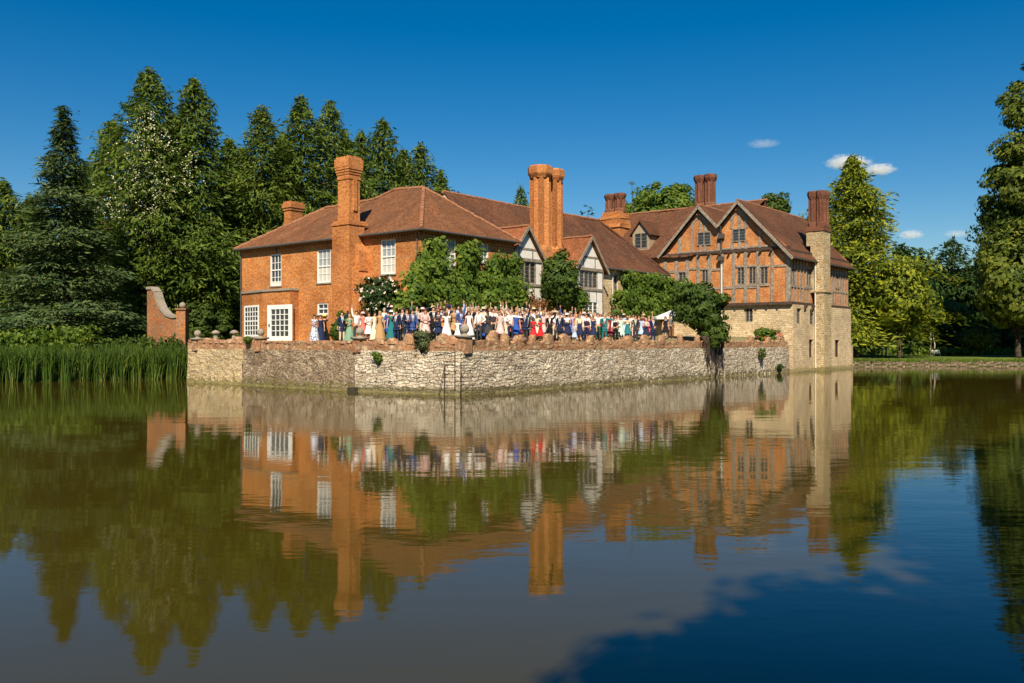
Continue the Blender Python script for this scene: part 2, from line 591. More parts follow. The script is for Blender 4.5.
def conifer(seed, h, rad, nbr, leaf, shape, droop=.25, rise=.1, dens=7.0, spread=.35, flat=0.0, start=.04, lump=.25, asp=.3):
    """returns leaf arrays and a list of limbs; local, base at the origin"""
    g = np.random.default_rng(seed)
    Cs, As, Bs, limbs = [], [], [], []
    for k in range(nbr):
        t = (k + g.uniform(0, 1)) / nbr
        t = t ** .92
        z = h * (start + (1 - start) * t)
        az = k * 2.39996 + g.normal(0, .35)
        Rr = rad * shape(t) * (1 + lump * math.sin(3 * az + seed + 5 * t) * .5 + lump * g.normal(0, .5))
        Rr *= 1 + .22 * math.sin(2 * az + seed * 1.7 + z * .55) * min(1, lump * 2) * (1 - .5 * t)
        L = max(.25, Rr * g.uniform(.62, 1.12))
        n = int(L * dens) + 6
        s = np.sqrt(g.uniform(.06, 1, n))
        d = np.array([math.cos(az), math.sin(az), 0])
        side = np.array([-d[1], d[0], 0])
        wid = spread * (.35 + .65 * (1 - np.abs(s * 1.5 - .9))) * max(.6, L ** .5)
        off = g.normal(0, 1, n) * wid
        dz = rise * L * s - droop * L * s ** 2
        p = d * (L * s)[:, None] + side * off[:, None]
        p[:, 2] = z + dz + g.normal(0, .12 + .16 * (1 - flat), n) * (1 - .6 * flat) - np.abs(off) * .25 * (1 - flat)
        a = d + side * (off * .9)[:, None] + g.normal(0, .6, (n, 3))
        a[:, 2] = a[:, 2] * (1 - flat) + (rise - 2 * droop * s) - .15
        a = unit(a)
        nu = g.normal(0, .55 * (1 - .6 * flat), (n, 3)) + np.array([0, 0, 1.0]) + d * (.7 * (1 - flat))
        b = unit(np.cross(a, nu))
        sz = leaf * g.uniform(.55, 1.35, (n, 1))
        Cs.append(p)
        As.append(a * sz)
        Bs.append(b * sz * asp)
        if k % 3 == 0:
            limbs.append([(0, 0, z), tuple(d * L * .5 + np.array([0, 0, z + rise * L * .5 - droop * L * .25])), tuple(d * L * .85 + np.array([0, 0, z + rise * L * .85 - droop * L * .72]))])
    return np.concatenate(Cs), np.concatenate(As), np.concatenate(Bs), limbs


def broad(seed, h, rx, ry, z0, nclump, per, leaf, rc=1.0, hollow=.45, flatb=.0):
    """clumps spread through an uneven ellipsoid between z0 and h"""
    g = np.random.default_rng(seed)
    rz = (h - z0) / 2
    cz = (h + z0) / 2
    d = unit(g.normal(size=(nclump, 3)))
    r = g.uniform(hollow, 1, nclump) ** .7
    ph = g.uniform(0, 6.28, 4)
    az = np.arctan2(d[:, 1], d[:, 0])
    wob = 1 + .13 * np.sin(2 * az + ph[0]) + .10 * np.sin(3 * az + ph[1] + 3 * d[:, 2]) + .10 * np.sin(5 * d[:, 2] + ph[2])
    c = d * (r * wob)[:, None] * np.array([rx - rc * .6, ry - rc * .6, max(.2, rz - rc * .4)])
    c[:, 2] += cz
    cr = rc * g.uniform(.55, 1.25, nclump)
    q = unit(g.normal(size=(nclump, per, 3)))
    rr = g.uniform(.35, 1, (nclump, per, 1)) ** .6
    Pp = c[:, None, :] + q * rr * cr[:, None, None] * np.array([1, 1, .72])
    Pp = Pp.reshape(-1, 3)
    out = unit(Pp - np.array([0, 0, cz]) + 1e-6) + q.reshape(-1, 3) * .8
    n = len(Pp)
    a = unit(np.cross(out + g.normal(0, .35, (n, 3)), g.normal(size=(n, 3))))
    a[:, 2] -= .25
    a = unit(a)
    b = unit(np.cross(a, out + g.normal(0, .45, (n, 3))))
    s = leaf * g.uniform(.55, 1.3, (n, 1))
    limbs = []
    for i in range(0, nclump, max(1, nclump // 16)):
        e = c[i]
        limbs.append([(0, 0, max(.05, z0 * .75)), (e[0] * .4, e[1] * .4, z0 * .75 + (e[2] - z0 * .75) * .55), tuple(e)])
    return Pp, a * s, b * s * .62, limbs


def trunk_obj(parent, h, r, limbs, m, lean=0.0, n=8, top=.9):
    mb = MB()
    pts = [(lean * h * t * t, .15 * r * math.sin(5 * t), h * top * t) for t in (0, .04, .15, .35, .6, .85, 1)]
    mb.tube(pts, [r * 1.5, r * 1.12, r, r * .82, r * .55, r * .25, r * .06], n)
    for L in limbs:
        rr = max(.012, r * .22)
        mb.tube(L, [rr, rr * .6, rr * .2], 5)
    return mb.build('trunk', m, parent, True, site=False)


def put_tree(name, label, loc, data, m, h, r, group=None, bark=None, top=.9, rz=0.0):
    t = thing_w(name, label, 'tree', loc, group, rz)
    C, A, B, limbs = data
    leaf_obj('crown', C, A, B, m, t)
    trunk_obj(t, h, r, limbs, bark or M_BARK, top=top)
    return t


def copy_tree(t, loc, rz, sc, label):
    c = t.copy()
    COL.objects.link(c)
    c.location = loc
    c.rotation_euler = (0, 0, rz)
    c.scale = sc
    c['label'] = label
    for ch in t.children:
        k = ch.copy()
        COL.objects.link(k)
        k.parent = c
    return c


def at(px, d, z=0.0):
    return Vector(((px - 512) / F * d, d, z))


def top(py, d):
    return H + (HZ - py) * d / F


# ------------------------------------------------------------------ windows and doors
def window(root, plane, a0, a1, z0, z1, style='sash', depth=.12, nx=3, nz=4, m=None, glass=None, blind=0.0, name='window'):
    mb = MB()
    m = m or M_WHITE
    fw = .09 if style == 'sash' else .08
    o = -depth
    mb.pbox(plane, a0, a0 + fw, o, o + .09, z0, z1)
    mb.pbox(plane, a1 - fw, a1, o, o + .09, z0, z1)
    mb.pbox(plane, a0 + fw, a1 - fw, o, o + .088, z0, z0 + fw)
    mb.pbox(plane, a0 + fw, a1 - fw, o, o + .088, z1 - fw, z1)
    ia0, ia1, iz0, iz1 = a0 + fw, a1 - fw, z0 + fw, z1 - fw
    bw = .035
    if style == 'sash':
        zm = (iz0 + iz1) / 2
        mb.pbox(plane, ia0, ia1, o, o + .075, zm - .04, zm + .04)
        for i in range(1, nx):
            x = ia0 + (ia1 - ia0) * i / nx
            mb.pbox(plane, x - bw / 2, x + bw / 2, o, o + .05, iz0, iz1)
        for j in range(1, nz):
            if j * 2 == nz:
                continue
            z = iz0 + (iz1 - iz0) * j / nz
            mb.pbox(plane, ia0, ia1, o, o + .046, z - bw / 2, z + bw / 2)
    else:   # mullioned casements with leading
        for i in range(1, nx):
            x = ia0 + (ia1 - ia0) * i / nx
            mb.pbox(plane, x - .04, x + .04, o, o + .08, iz0, iz1)
        for j in range(1, nz):
            z = iz0 + (iz1 - iz0) * j / nz
            mb.pbox(plane, ia0, ia1, o, o + .03, z - .012, z + .012)
    w = mb.build(name, m, root)
    g = MB()
    g.pbox(plane, ia0, ia1, o - .04, o + .008, iz0, iz1)
    g.build('pane', glass or M_GLASS, w)
    if blind > 0:
        b = MB()
        b.pbox(plane, ia0, ia1, o + .009, o + .016, iz0, iz0 + (iz1 - iz0) * blind)
        b.build('blind', M_CURTAIN, w)
    if style == 'sash' and name == 'window':
        sl = MB()
        sl.pbox(plane, a0 - .08, a1 + .08, -depth, .07, z0 - .09, z0 - .002)
        sl.build('sill', M_FINIAL, w)
    return w


def pick(root_plane, x0, x1, y0, y1):
    """a pixel rectangle laid onto a wall plane -> (a0, a1, z0, z1)"""
    k, c = root_plane
    if k == 'u':
        a, b = v_at(x1, c), v_at(x0, c)
        m = (a + b) / 2
        return a, b, z_at(y1, c, m), z_at(y0, c, m)
    a, b = u_at(x0, c), u_at(x1, c)
    m = (a + b) / 2
    return a, b, z_at(y1, m, c), z_at(y0, m, c)


# ================================================================== HOUSE 1: the Georgian brick wing
GR = H + .35                                     # ground level at the houses
EH = H + 6.85                                    # its eaves
house = thing('brick_house', 'orange brick Georgian house with white sash windows and hipped tiled roof', 'house', 4, 6.95, GR - .3)
PL, PR = ('u', 4.0), ('v', 6.95)
VB = 25.7
UE = 13.0
winL = [pick(PL, 270.2, 281.3, 254.2, 285.8), pick(PL, 317, 330.7, 249.6, 282.7), pick(PL, 380.6, 395.5, 239, 274)]
winS = pick(PL, 317.2, 328, 303, 314.5)
winR = [pick(PR, 442.5, 456, 238, 270), pick(PR, 477.5, 488.5, 243, 262.5)]
mb = MB()
mb.panel(PL, 6.95, VB, GR - .6, EH - .05, winL + [winS])
mb.panel(PR, 4.0, UE, GR - .6, EH - .05, winR)
mb.poly([(4, VB, GR - .6), (UE, VB, GR - .6), (UE, VB, EH - .05), (4, VB, EH - .05)])
mb.poly([(UE, 6.95, GR - .6), (UE, VB, GR - .6), (UE, VB, EH - .05), (UE, 6.95, EH - .05)])
mb.build('wall', M_BRICK, house)
for i, w in enumerate(winL):
    window(house, PL, *w, blind=[.12, .5, .5][i], glass=M_GLASSP if i else M_GLASS)
window(house, PL, *winS, nx=2, nz=2)
for w in winR:
    window(house, PR, *w, glass=M_GLASSP)
# arches of rubbed brick over the windows
for pl_, ws in ((PL, winL + [winS]), (PR, winR)):
    for w in ws:
        mb = MB()
        mb.pbox(pl_, w[0] - .12, w[1] + .12, -.02, .012, w[3] + .003, w[3] + .26)
        mb.build('lintel', M_BRICKC, house)
# dentil cornice
mb = MB()
mb.pbox(PL, 6.85, VB + .1, 0, .10, EH - .42, EH - .32)
mb.pbox(PR, 3.9, UE, 0, .10, EH - .42, EH - .32)
v = 6.95
while v < VB:
    mb.pbox(PL, v, v + .13, 0, .13, EH - .32, EH - .18)
    v += .27
u = 4.1
while u < UE:
    mb.pbox(PR, u, u + .13, 0, .13, EH - .32, EH - .18)
    u += .27
mb.pbox(PL, 6.8, VB + .15, 0, .17, EH - .18, EH - .06)
mb.pbox(PR, 3.83, UE, 0, .17, EH - .18, EH - .06)
mb.build('cornice', M_BRICKC, house)
# hipped roof, the ridge runs away from the near corner with a hump
e0, e1, f0, f1 = 3.62, UE + .35, 6.57, VB + .35
ze = EH - .02
r0, r1, r2, r3 = (8.5, 11.2, H + 10.45), (8.5, 14.0, H + 10.62), (8.5, 16.2, H + 10.12), (8.5, 21.6, H + 10.05)
mb = MB()
amp = .11
# front slope (facing -u): split along the ridge points
mb.patch((e0, f0, ze), (e0, 11.2, ze), r0, r0, 10, 12, amp, .6)
mb.patch((e0, 11.2, ze), (e0, 14.0, ze), r1, r0, 6, 12, amp, .6)
mb.patch((e0, 14.0, ze), (e0, 16.2, ze), r2, r1, 5, 12, amp, .6)
mb.patch((e0, 16.2, ze), (e0, 21.6, ze), r3, r2, 10, 12, amp, .6)
mb.patch((e0, 21.6, ze), (e0, f1, ze), r3, r3, 8, 12, amp, .6)
# right slope (facing -v)
mb.patch((e1, f0, ze), (e0, f0, ze), r0, r0, 14, 12, amp, .6)
# back and far slopes
mb.patch((e1, 11.2, ze), (e1, f0, ze), r0, r0, 6, 8, amp, .6)
mb.patch((e1, 21.6, ze), (e1, 11.2, ze), r0, r3, 10, 8, amp, .6)
mb.patch((e1, f1, ze), (e1, 21.6, ze), r3, r3, 6, 8, amp, .6)
mb.patch((e0, f1, ze), (e1, f1, ze), r3, r3, 10, 10, amp, .6)
mb.box(e0 + .04, e1 - .04, f0 + .04, f1 - .04, ze - .06, ze - .03)
roof = mb.build('roof', M_TILE, house)


def ridge(points, root, r=.13, m=M_RIDGE, step=.42):
    mb = MB()
    for p, q in zip(points[:-1], points[1:]):
        p, q = Vector(p), Vector(q)
        n = max(1, int((q - p).length / step))
        for i in range(n):
            a = p.lerp(q, i / n)
            b = p.lerp(q, (i + 1) / n)
            up = Vector((0, 0, rnd.uniform(-.02, .03)))
            mb.tube([a + up, b + up], [r * 1.12, r * .92], 7)
    return mb.build('ridge_tiles', m, root)


ridge([(e0, f0, ze + .03), r0], roof)
ridge([r0, r1, r2, r3], roof)
ridge([(e0, f1, ze + .03), r3], roof, .11)
ridge([(e1, f0, ze + .03), r0], roof, .11)
mb = MB()
mb.tube([(e0 - .05, f0 - .05, ze - .05), (e0 - .05, f1, ze - .05)], .075)
mb.tube([(e0 - .05, f0 - .05, ze - .05), (e1, f0 - .05, ze - .05)], .075)
mb.build('gutter', M_PIPE, house)
for path, r_ in (([(3.9, VB - .05, ze - .1), (3.9, VB - .05, GR)], .05), ([(3.85, 21.3, ze - .15), (3.88, 21.3, ze - .5)], .07), ([(3.92, 7.2, ze - .1), (3.92, 7.2, GR)], .05)):
    mb = MB()
    mb.tube(path, r_)
    mb.build('downpipe', M_PIPE, house)

# projecting bay with door and window on the left end
BA = 3.3
bay = MB()
ZB = H + 3.55
doorp = pick(('u', BA), 267.5, 292.3, 304.8, 341.0)
bz = (GR - .6, ZB)
vc, vr = 22.15, 18.9
doorh = (doorp[0], doorp[1], GR - .3, doorp[3])
bay.panel(('u', BA), vr, vc, bz[0], ZB, [doorh], .1)
bay.poly([(BA, vr, bz[0]), (4, vr, bz[0]), (4, vr, ZB), (BA, vr, ZB)])
CP = Vector((BA, vc, 0))
CQ = Vector((4.0, VB, 0))
bay.poly([(BA, vc, bz[0]), (4, VB, bz[0]), (4, VB, ZB), (BA, vc, ZB)])
bay.poly([(BA, vr, ZB), (BA, vc, ZB), (4, VB, ZB), (4, vr, ZB)])
bayo = bay.build('bay', M_BRICK, house)
mb = MB()
mb.prism([(BA - .09, vr - .06, ZB - .02), (BA - .09, vc + .03, ZB - .02), (3.93, VB + .08, ZB - .02), (4.0, VB + .08, ZB - .02), (4.0, vr - .06, ZB - .02)], (0, 0, .16))
mb.build('band', M_FINIAL, bayo)
# glazed door
dr = MB()
a0, a1, z0, z1 = doorh
DP = ('u', BA)
dr.pbox(DP, a0, a0 + .42, -.08, .02, z0, z1)
dr.pbox(DP, a1 - .42, a1, -.08, .02, z0, z1)
dr.pbox(DP, a0 + .42, a1 - .42, -.08, .018, z1 - .3, z1)
dr.pbox(DP, a0 + .42, a1 - .42, -.08, .018, z0, z0 + .32)
for i in range(1, 4):
    x = a0 + .42 + (a1 - a0 - .84) * i / 4
    dr.pbox(DP, x - .025, x + .025, -.06, 0, z0 + .32, z1 - .3)
for j in range(1, 5):
    z = z0 + .32 + (z1 - z0 - .62) * j / 5
    dr.pbox(DP, a0 + .42, a1 - .42, -.06, -.003, z - .025, z + .025)
do = dr.build('door', M_WHITE, house)
g = MB()
g.pbox(DP, a0 + .42, a1 - .42, -.09, -.055, z0 + .3, z1 - .3)
g.build('pane', M_GLASS, do)
g = MB()
g.pbox(DP, a1 - .3, a1 - .22, .02, .09, z0 + 1.0, z0 + 1.18)
g.build('handle', M_IRON, do)
# window on the canted side: built as a slanted frame
dv = (CQ - CP).normalized()
dn = Vector((-dv.y, dv.x, 0))
if dn.x > 0:
    dn = -dn
wl = (CQ - CP).length
wa0, wa1 = .55, wl - .55
wz0, wz1 = GR + .0, H + 2.62
wf, wg = MB(), MB()


def cbox(mb, s0, s1, o0, o1, z0, z1):
    p = [CP + dv * s + dn * o for s, o in ((s0, o0), (s1, o0), (s1, o1), (s0, o1))]
    mb.prism([(q.x, q.y, z0) for q in p], (0, 0, z1 - z0))


cbox(wf, wa0, wa0 + .14, .0, .05, wz0, wz1)
cbox(wf, wa1 - .14, wa1, .0, .05, wz0, wz1)
cbox(wf, wa0 + .14, wa1 - .14, .0, .05, wz1 - .14, wz1)
cbox(wf, wa0 + .14, wa1 - .14, .0, .05, wz0, wz0 + .14)
zm = (wz0 + wz1) / 2
cbox(wf, wa0 + .14, wa1 - .14, .0, .045, zm - .05, zm + .05)
for i in range(1, 5):
    x = wa0 + .14 + (wa1 - wa0 - .28) * i / 5
    cbox(wf, x - .03, x + .03, .0, .04, wz0 + .14, wz1 - .14)
for j in range(1, 6):
    if j == 3:
        continue
    z = wz0 + .14 + (wz1 - wz0 - .28) * j / 6
    cbox(wf, wa0 + .14, wa1 - .14, .0, .037, z - .03, z + .03)
wo = wf.build('window', M_WHITE, house)
cbox(wg, wa0 + .12, wa1 - .12, .003, .012, wz0 + .1, wz1 - .1)
wg.build('pane', M_GLASS, wo)

# the tall chimney on the courtyard side
mb = MB()
vs0, vs1 = 12.12, 13.78
mb.box(2.75, 4.02, vs0, vs1, GR - .6, H + 7.55)
mb.box(3.0, 4.02, vs0 - .75, vs0, GR - .6, H + 4.0)
mb.prism([(3.0, vs0 - .75, H + 4.0), (3.0, vs0, H + 4.0), (3.0, vs0, H + 4.8)], (1.02, 0, 0))
mb.box(3.25, 4.02, vs0 - .4, vs0, H + 4.5, H + 5.75)
mb.prism([(3.25, vs0 - .4, H + 5.75), (3.25, vs0, H + 5.75), (3.25, vs0, H + 6.3)], (.77, 0, 0))
mb.box(2.69, 4.3, vs0 - .06, vs1 + .06, H + 7.45, H + 7.62)
mb.box(2.78, 4.25, vs0 + .06, vs1 - .06, H + 7.621, H + 7.75)
f0_, f1_ = 12.36, 13.46
mb.box(2.95, 3.85, f0_, f1_, H + 7.751, H + 10.4)
mb.box(2.9, 3.9, f0_ - .05, f1_ + .05, H + 10.4, H + 10.55)
for i in range(4):
    o = .02 + .04 * i
    mb.box(2.95 - o, 3.85 + o, f0_ - o, f1_ + o, H + 10.55 + .16 * i, H + 10.55 + .16 * (i + 1) - .002)
mb.box(2.78, 4.02, f0_ - .14, f1_ + .14, H + 11.19, H + 11.72)
mb.box(2.87, 3.93, f0_ - .08, f1_ + .08, H + 11.721, H + 11.86)
mb.box(3.25, 3.55, f0_ - .1, f0_, H + 8.4, H + 10.4)
mb.build('chimney', M_BRICKC, house)
# the small chimney on the far end wall
mb = MB()
mb.box(8.45, 9.55, 25.72, 26.6, GR - .6, H + 10.3)
mb.box(8.38, 9.62, 25.65, 26.67, H + 10.301, H + 10.5)
mb.box(8.31, 9.69, 25.58, 26.74, H + 10.501, H + 10.85)
mb.box(8.4, 9.6, 25.68, 26.64, H + 10.851, H + 11.0)
mb.build('chimney', M_BRICKC, house)

# ================================================================== HOUSE 2: the middle range
mid = thing('gabled_house', 'long low house range with brown tiled roof and two white timbered gables', 'house', 13, 8, GR - .3)
EM, ZR = H + 5.95, H + 10.85
wallM = ('v', 8.0)
wst = pick(wallM, 613, 618, 275, 296)
mb = MB()
mb.panel(wallM, 13.0, 35.4, GR - .6, EM + .1, [wst], .2)
mb.poly([(35.4, 8, GR - .6), (35.4, 18, GR - .6), (35.4, 18, EM + .1), (35.4, 8, EM + .1)])
mb.poly([(13, 18, GR - .6), (35.4, 18, GR - .6), (35.4, 18, EM + .1), (13, 18, EM + .1)])
mb.poly([(12.4, 8, GR), (12.4, 18, GR), (12.4, 18, EM), (12.4, 13, ZR - .1), (12.4, 8, EM)])
mb.build('wall', M_ASH, mid)
window(mid, wallM, *wst, style='case', nx=2, nz=4, m=M_TIMBER, depth=.18)
mb = MB()
mb.patch((12.3, 7.6, EM), (36.0, 7.6, EM), (32.6, 13, ZR + .1), (12.3, 13, ZR), 44, 14, .17, .3)
mb.patch((36.0, 18.4, EM), (12.3, 18.4, EM), (12.3, 13, ZR), (32.6, 13, ZR + .1), 30, 10, .06, .4)
mb.patch((36.0, 7.6, EM), (36.0, 18.4, EM), (32.6, 13, ZR + .1), (32.6, 13, ZR + .1), 12, 10, .06, .5)
mb.box(13.4, 35.95, 7.65, 18.3, EM - .08, EM - .03)
roofM = mb.build('roof', M_TILED, mid)
ridge([(12.3, 13, ZR + .02), (20, 13, ZR - .03), (32.6, 13, ZR + .1)], roofM, .13)
ridge([(32.6, 13, ZR + .1), (36.0, 7.6, EM + .04)], roofM, .1, M_TILED)
mb = MB()
mb.tube([(25.0, 7.55, EM - .06), (36.0, 7.55, EM - .06)], .075)
mb.build('gutter', M_PIPE, mid)
for path in ([(25.35, 7.75, EM - .1), (25.35, 7.8, EM - .6), (25.35, 7.9, GR)], [(27.0, 7.6, EM - .1), (27.0, 7.9, EM - .5), (27.0, 7.9, GR)]):
    mb = MB()
    mb.tube(path, .05)
    mb.build('downpipe', M_PIPEW, mid)


def bay_gable(uc, wpx, lower=None):
    """a white timbered gabled bay: the gable front is one part with its timbers, windows and roof as sub-parts"""
    hw = 1.95
    pl = ('v', 7.3)
    ze, zp = H + 5.75, H + 8.0
    win = pick(pl, *wpx)
    win = (max(uc - hw + .25, win[0]), min(uc + hw - .3, win[1]), win[2], win[3])
    holes = [win]
    if lower:
        lw = pick(pl, *lower)
        lw = (max(uc - hw + .3, lw[0]), min(uc + hw - .3, lw[1]), lw[2], lw[3])
        holes.append(lw)
    mb = MB()
    mb.panel(pl, uc - hw, uc + hw, GR - .5, ze, holes, .12)
    mb.poly([(uc - hw, 7.3, ze), (uc + hw, 7.3, ze), (uc, 7.3, zp)])
    for s in (-1, 1):
        mb.poly([(uc + s * hw, 7.3, GR - .5), (uc + s * hw, 8.2, GR - .5), (uc + s * hw, 8.2, ze), (uc + s * hw, 7.3, ze)])
    bay = mb.build('bay', M_PLASTER, mid)
    window(mid, pl, *win, style='case', nx=4, nz=5, m=M_TIMBER, depth=.09)
    if lower:
        window(mid, pl, *lw, style='case', nx=3, nz=3, m=M_WHITE, depth=.09)
    t = MB()
    o = .03
    for s in (-1, 1):
        t.pbox(pl, uc + s * (hw - .085) - .085, uc + s * (hw - .085) + .085, -.01, o, GR - .5, ze + .1)
    t.pbox(pl, uc - hw + .17, uc + hw - .17, -.01, o + .05, win[3] + .02, win[3] + .24)
    t.pbox(pl, uc - hw + .17, uc + hw - .17, -.01, o + .04, win[2] - .2, win[2] - .02)
    for k in range(1, 4):
        x = uc - hw + 2 * hw * k / 4
        t.pbox(pl, x - .045, x + .045, -.01, o - .01, GR - .5 if not lower else lw[3], win[2] - .2)
    zc = ze + .72
    t.pbox(pl, uc - hw * .66, uc + hw * .66, -.01, o, zc, zc + .14)
    for k in (-.4, .4):
        t.pbox(pl, uc + k * hw - .06, uc + k * hw + .06, -.01, o - .008, win[3] + .24, zc if abs(k) > .1 else zc)
    t.build('timber_frame', M_TIMBER, bay)
    b = MB()
    for s in (-1, 1):
        b.beam((uc + s * (hw + .42), 7.02, ze - .42), (uc, 7.02, zp + .06), .2, .06, (0, -1, 0))
    b.build('bargeboard', M_TIMBER, bay)
    rf = MB()
    vb = 10.5
    for s in (-1, 1):
        p = [(uc + s * (hw + .45), 7.0, ze - .4), (uc + s * (hw + .45), 8.2, ze - .4), (uc, vb, zp + .14), (uc, 7.0, zp + .14)]
        rf.patch(*(p if s > 0 else [p[1], p[0], p[3], p[2]]), 6, 8, .05, .8, .08)
    ro = rf.build('roof', M_TILEO, mid)
    ridge([(uc, 7.0, zp + .17), (uc, vb, zp + .17)], ro, .1)


bay_gable(14.75, (513.5, 536, 261.5, 283))
bay_gable(22.72, (579.5, 597.5, 271, 288), (584, 598, 301, 314))


def flue(mb, cx, cy, r, z0, z1, n=8, star=False, cap=.5):
    mb.col(cx, cy, r * 1.22, z0, r * 1.22, z0 + .3, n)
    mb.col(cx, cy, r * 1.22, z0 + .3, r, z0 + .5, n, cap=False)
    if star:
        k = 16
        b = len(mb.v)
        for z in (z0 + .4, z1 - cap * 1.2):
            for i in range(k):
                a = 2 * math.pi * i / k
                q = r * (1.1 if i % 2 == 0 else .82)
                mb.v.append((cx + q * math.cos(a), cy + q * math.sin(a), z))
        for i in range(k):
            j = (i + 1) % k
            mb.f.append([b + i, b + j, b + k + j, b + k + i])
    else:
        mb.col(cx, cy, r, z0 + .5, r, z1 - cap * 1.2, n, cap=False)
    for i in range(4):
        o = .07 * (i + 1) * r
        mb.col(cx, cy, r + o, z1 - cap * 1.2 + .08 * i, r + o, z1 - cap * 1.2 + .08 * (i + 1) - .002, n)
    z = z1 - cap * 1.2 + .32
    mb.col(cx, cy, r * 1.32, z, r * 1.34, z1 - .12, n)
    mb.col(cx, cy, r * 1.2, z1 - .12, r * 1.15, z1, n)


# big twin chimney between the two gables
st = MB()
st.box(16.85, 20.3, 7.4, 9.0, GR - .5, H + 6.3)
st.box(16.95, 20.2, 7.5, 8.95, H + 6.3, H + 6.6)
ch = st.build('chimney', M_BRICKC, mid)
for cu, cr in ((17.75, .72), (19.42, .64)):
    f = MB()
    flue(f, cu, 8.3, cr, H + 6.6, H + 12.95, star=True, cap=.75)
    f.build('flue', M_BRICKC, ch)

# ================================================================== HOUSE 3: the timber-framed manor
U0 = 44.5
man = thing('timbered_manor', 'timber framed manor with orange brick infill, twin gables and stone base in the moat', 'house', U0, 0, 0)
PF, PS = ('u', U0), ('v', 0.0)
ZJ, ZE = H + 3.5, H + 8.5
UEND = 60.4
A_V, B_V = 4.83, 8.92
VL = 24.0
# stone ground storey
so = [pick(PS, 793, 797.7, 308.5, 324), pick(PS, 806.3, 811, 309.5, 325), pick(PS, 805.5, 809.5, 339.5, 357.5), pick(PS, 831.5, 836, 340, 357)]
fo = [pick(PF, 744.8, 752.6, 308, 322)]
dv0, dv1 = v_at(674, U0), v_at(667, U0)
mdoor = (dv0, dv1, GR - .3, GR + 2.2)
mb = MB()
mb.panel(PF, -.35, VL, -.8, ZJ - .1, fo + [mdoor], .25)
mb.panel(('v', -.35), U0, UEND, -.8, ZJ - .1, so, .3)
mb.poly([(UEND, -.35, -.8), (UEND, 13, -.8), (UEND, 13, ZJ), (UEND, -.35, ZJ)])
# battered foot and broken buttress at the far corner
mb.prism([(U0 - .02, -.35, -.8), (UEND + .05, -.35, -.8), (UEND + .05, -.65, -.8), (U0 - .02, -.65, -.8)], (0, 0, .98))
mb.prism([(UEND - .1, -.36, -.8), (UEND + .75, -.3, -.8), (UEND + .75, .7, -.8), (UEND - .1, .7, -.8)], (0, 0, 3.2))
mb.prism([(UEND - .1, -.3, 2.4), (UEND + .4, -.25, 2.4), (UEND + .4, .6, 2.4), (UEND - .1, .6, 2.4)], (0, 0, .8))
mb.build('stone_wall', M_ASH, man)
for w in so[:2]:
    window(man, ('v', -.35), *w, style='case', nx=1, nz=4, m=M_FINIAL, depth=.22)
for w in so[2:]:
    window(man, ('v', -.35), *w, style='case', nx=1, nz=4, m=M_TIMBERD, depth=.26)
window(man, PF, *fo[0], style='case', nx=2, nz=4, m=M_FINIAL, depth=.2)
g = MB()
g.pbox(PF, *mdoor[:2], -.2, -.12, *mdoor[2:])
for k in range(1, 5):
    x = mdoor[0] + (mdoor[1] - mdoor[0]) * k / 5
    g.pbox(PF, x - .015, x + .015, -.12, -.105, mdoor[2], mdoor[3])
g.build('door', M_DOORW, man)

# timber storeys: brick nogging with windows cut in
fw = [pick(PF, 737.2, 744.6, 267.5, 284.5), pick(PF, 748.8, 756.2, 267, 284.3), pick(PF, 760.3, 768.2, 267, 284),
      pick(PF, 701.8, 708.8, 270, 283.5), pick(PF, 678.5, 687, 272.5, 285)]
sw = [pick(PS, 791, 795.2, 268, 285), pick(PS, 806.6, 811.4, 268, 286), pick(PS, 836, 838.5, 271, 287)]
mb = MB()
mb.panel(PF, 0.0, VL, ZJ, ZE, fw, .1)
mb.panel(PS, U0, UEND, ZJ, ZE, sw, .1)
mb.poly([(UEND, 0, ZJ), (UEND, 13, ZJ), (UEND, 13, ZE), (UEND, 0, ZE)])
mb.poly([(U0, 0, ZJ), (UEND, 0, ZJ), (UEND, 13, ZJ), (U0, 13, ZJ)])
# the two gables as one outline with the valley between them
SL = 1.06
zA, zB = H + 13.2, H + 13.1
vv_ = (A_V + B_V) / 2
zV = zA - (vv_ - A_V) * SL
gpts = [(-.02, ZE), (-.02, zA - (A_V + .02) * SL if zA - A_V * SL > ZE else ZE), (A_V, zA), (vv_, zV), (B_V, zB), (13.0, max(ZE, zB - (13 - B_V) * SL)), (13.0, ZE)]
mb.poly([(U0, p[0], p[1]) for p in gpts[:4]] + [(U0, vv_, ZE)])
mb.poly([(U0, vv_, ZE)] + [(U0, p[0], p[1]) for p in gpts[3:]])
mb.poly([(UEND, 0, ZE), (UEND, A_V, zA), (UEND, 9.6, ZE)])
mb.build('infill_wall', M_NOG, man)
for w in fw:
    window(man, PF, *w, style='case', nx=2, nz=5, m=M_TIMBER, depth=.07)
for w in sw:
    window(man, PS, *w, style='case', nx=2, nz=5, m=M_TIMBER, depth=.07)
gw = [pick(PF, 697.6, 711.2, 232, 245.3), pick(PF, 732.6, 746.2, 228.5, 241.5)]
for w in gw:
    window(man, PF, w[0], w[1], w[2], w[3], style='case', nx=2, nz=4, m=M_TIMBER, depth=-.015)

T = MB()


def post(v, z0, z1, w=.2, pl=PF, o=.05):
    o += .035
    T.pbox(pl, v - w / 2, v + w / 2, -.02, o + rnd.uniform(-.004, .004), z0, z1)


def rail(a0, a1, z, h=.2, pl=PF, o=.06, sag=.0):
    o += .03
    T.pbox(pl, a0, a1, -.02, o, z, z + h)


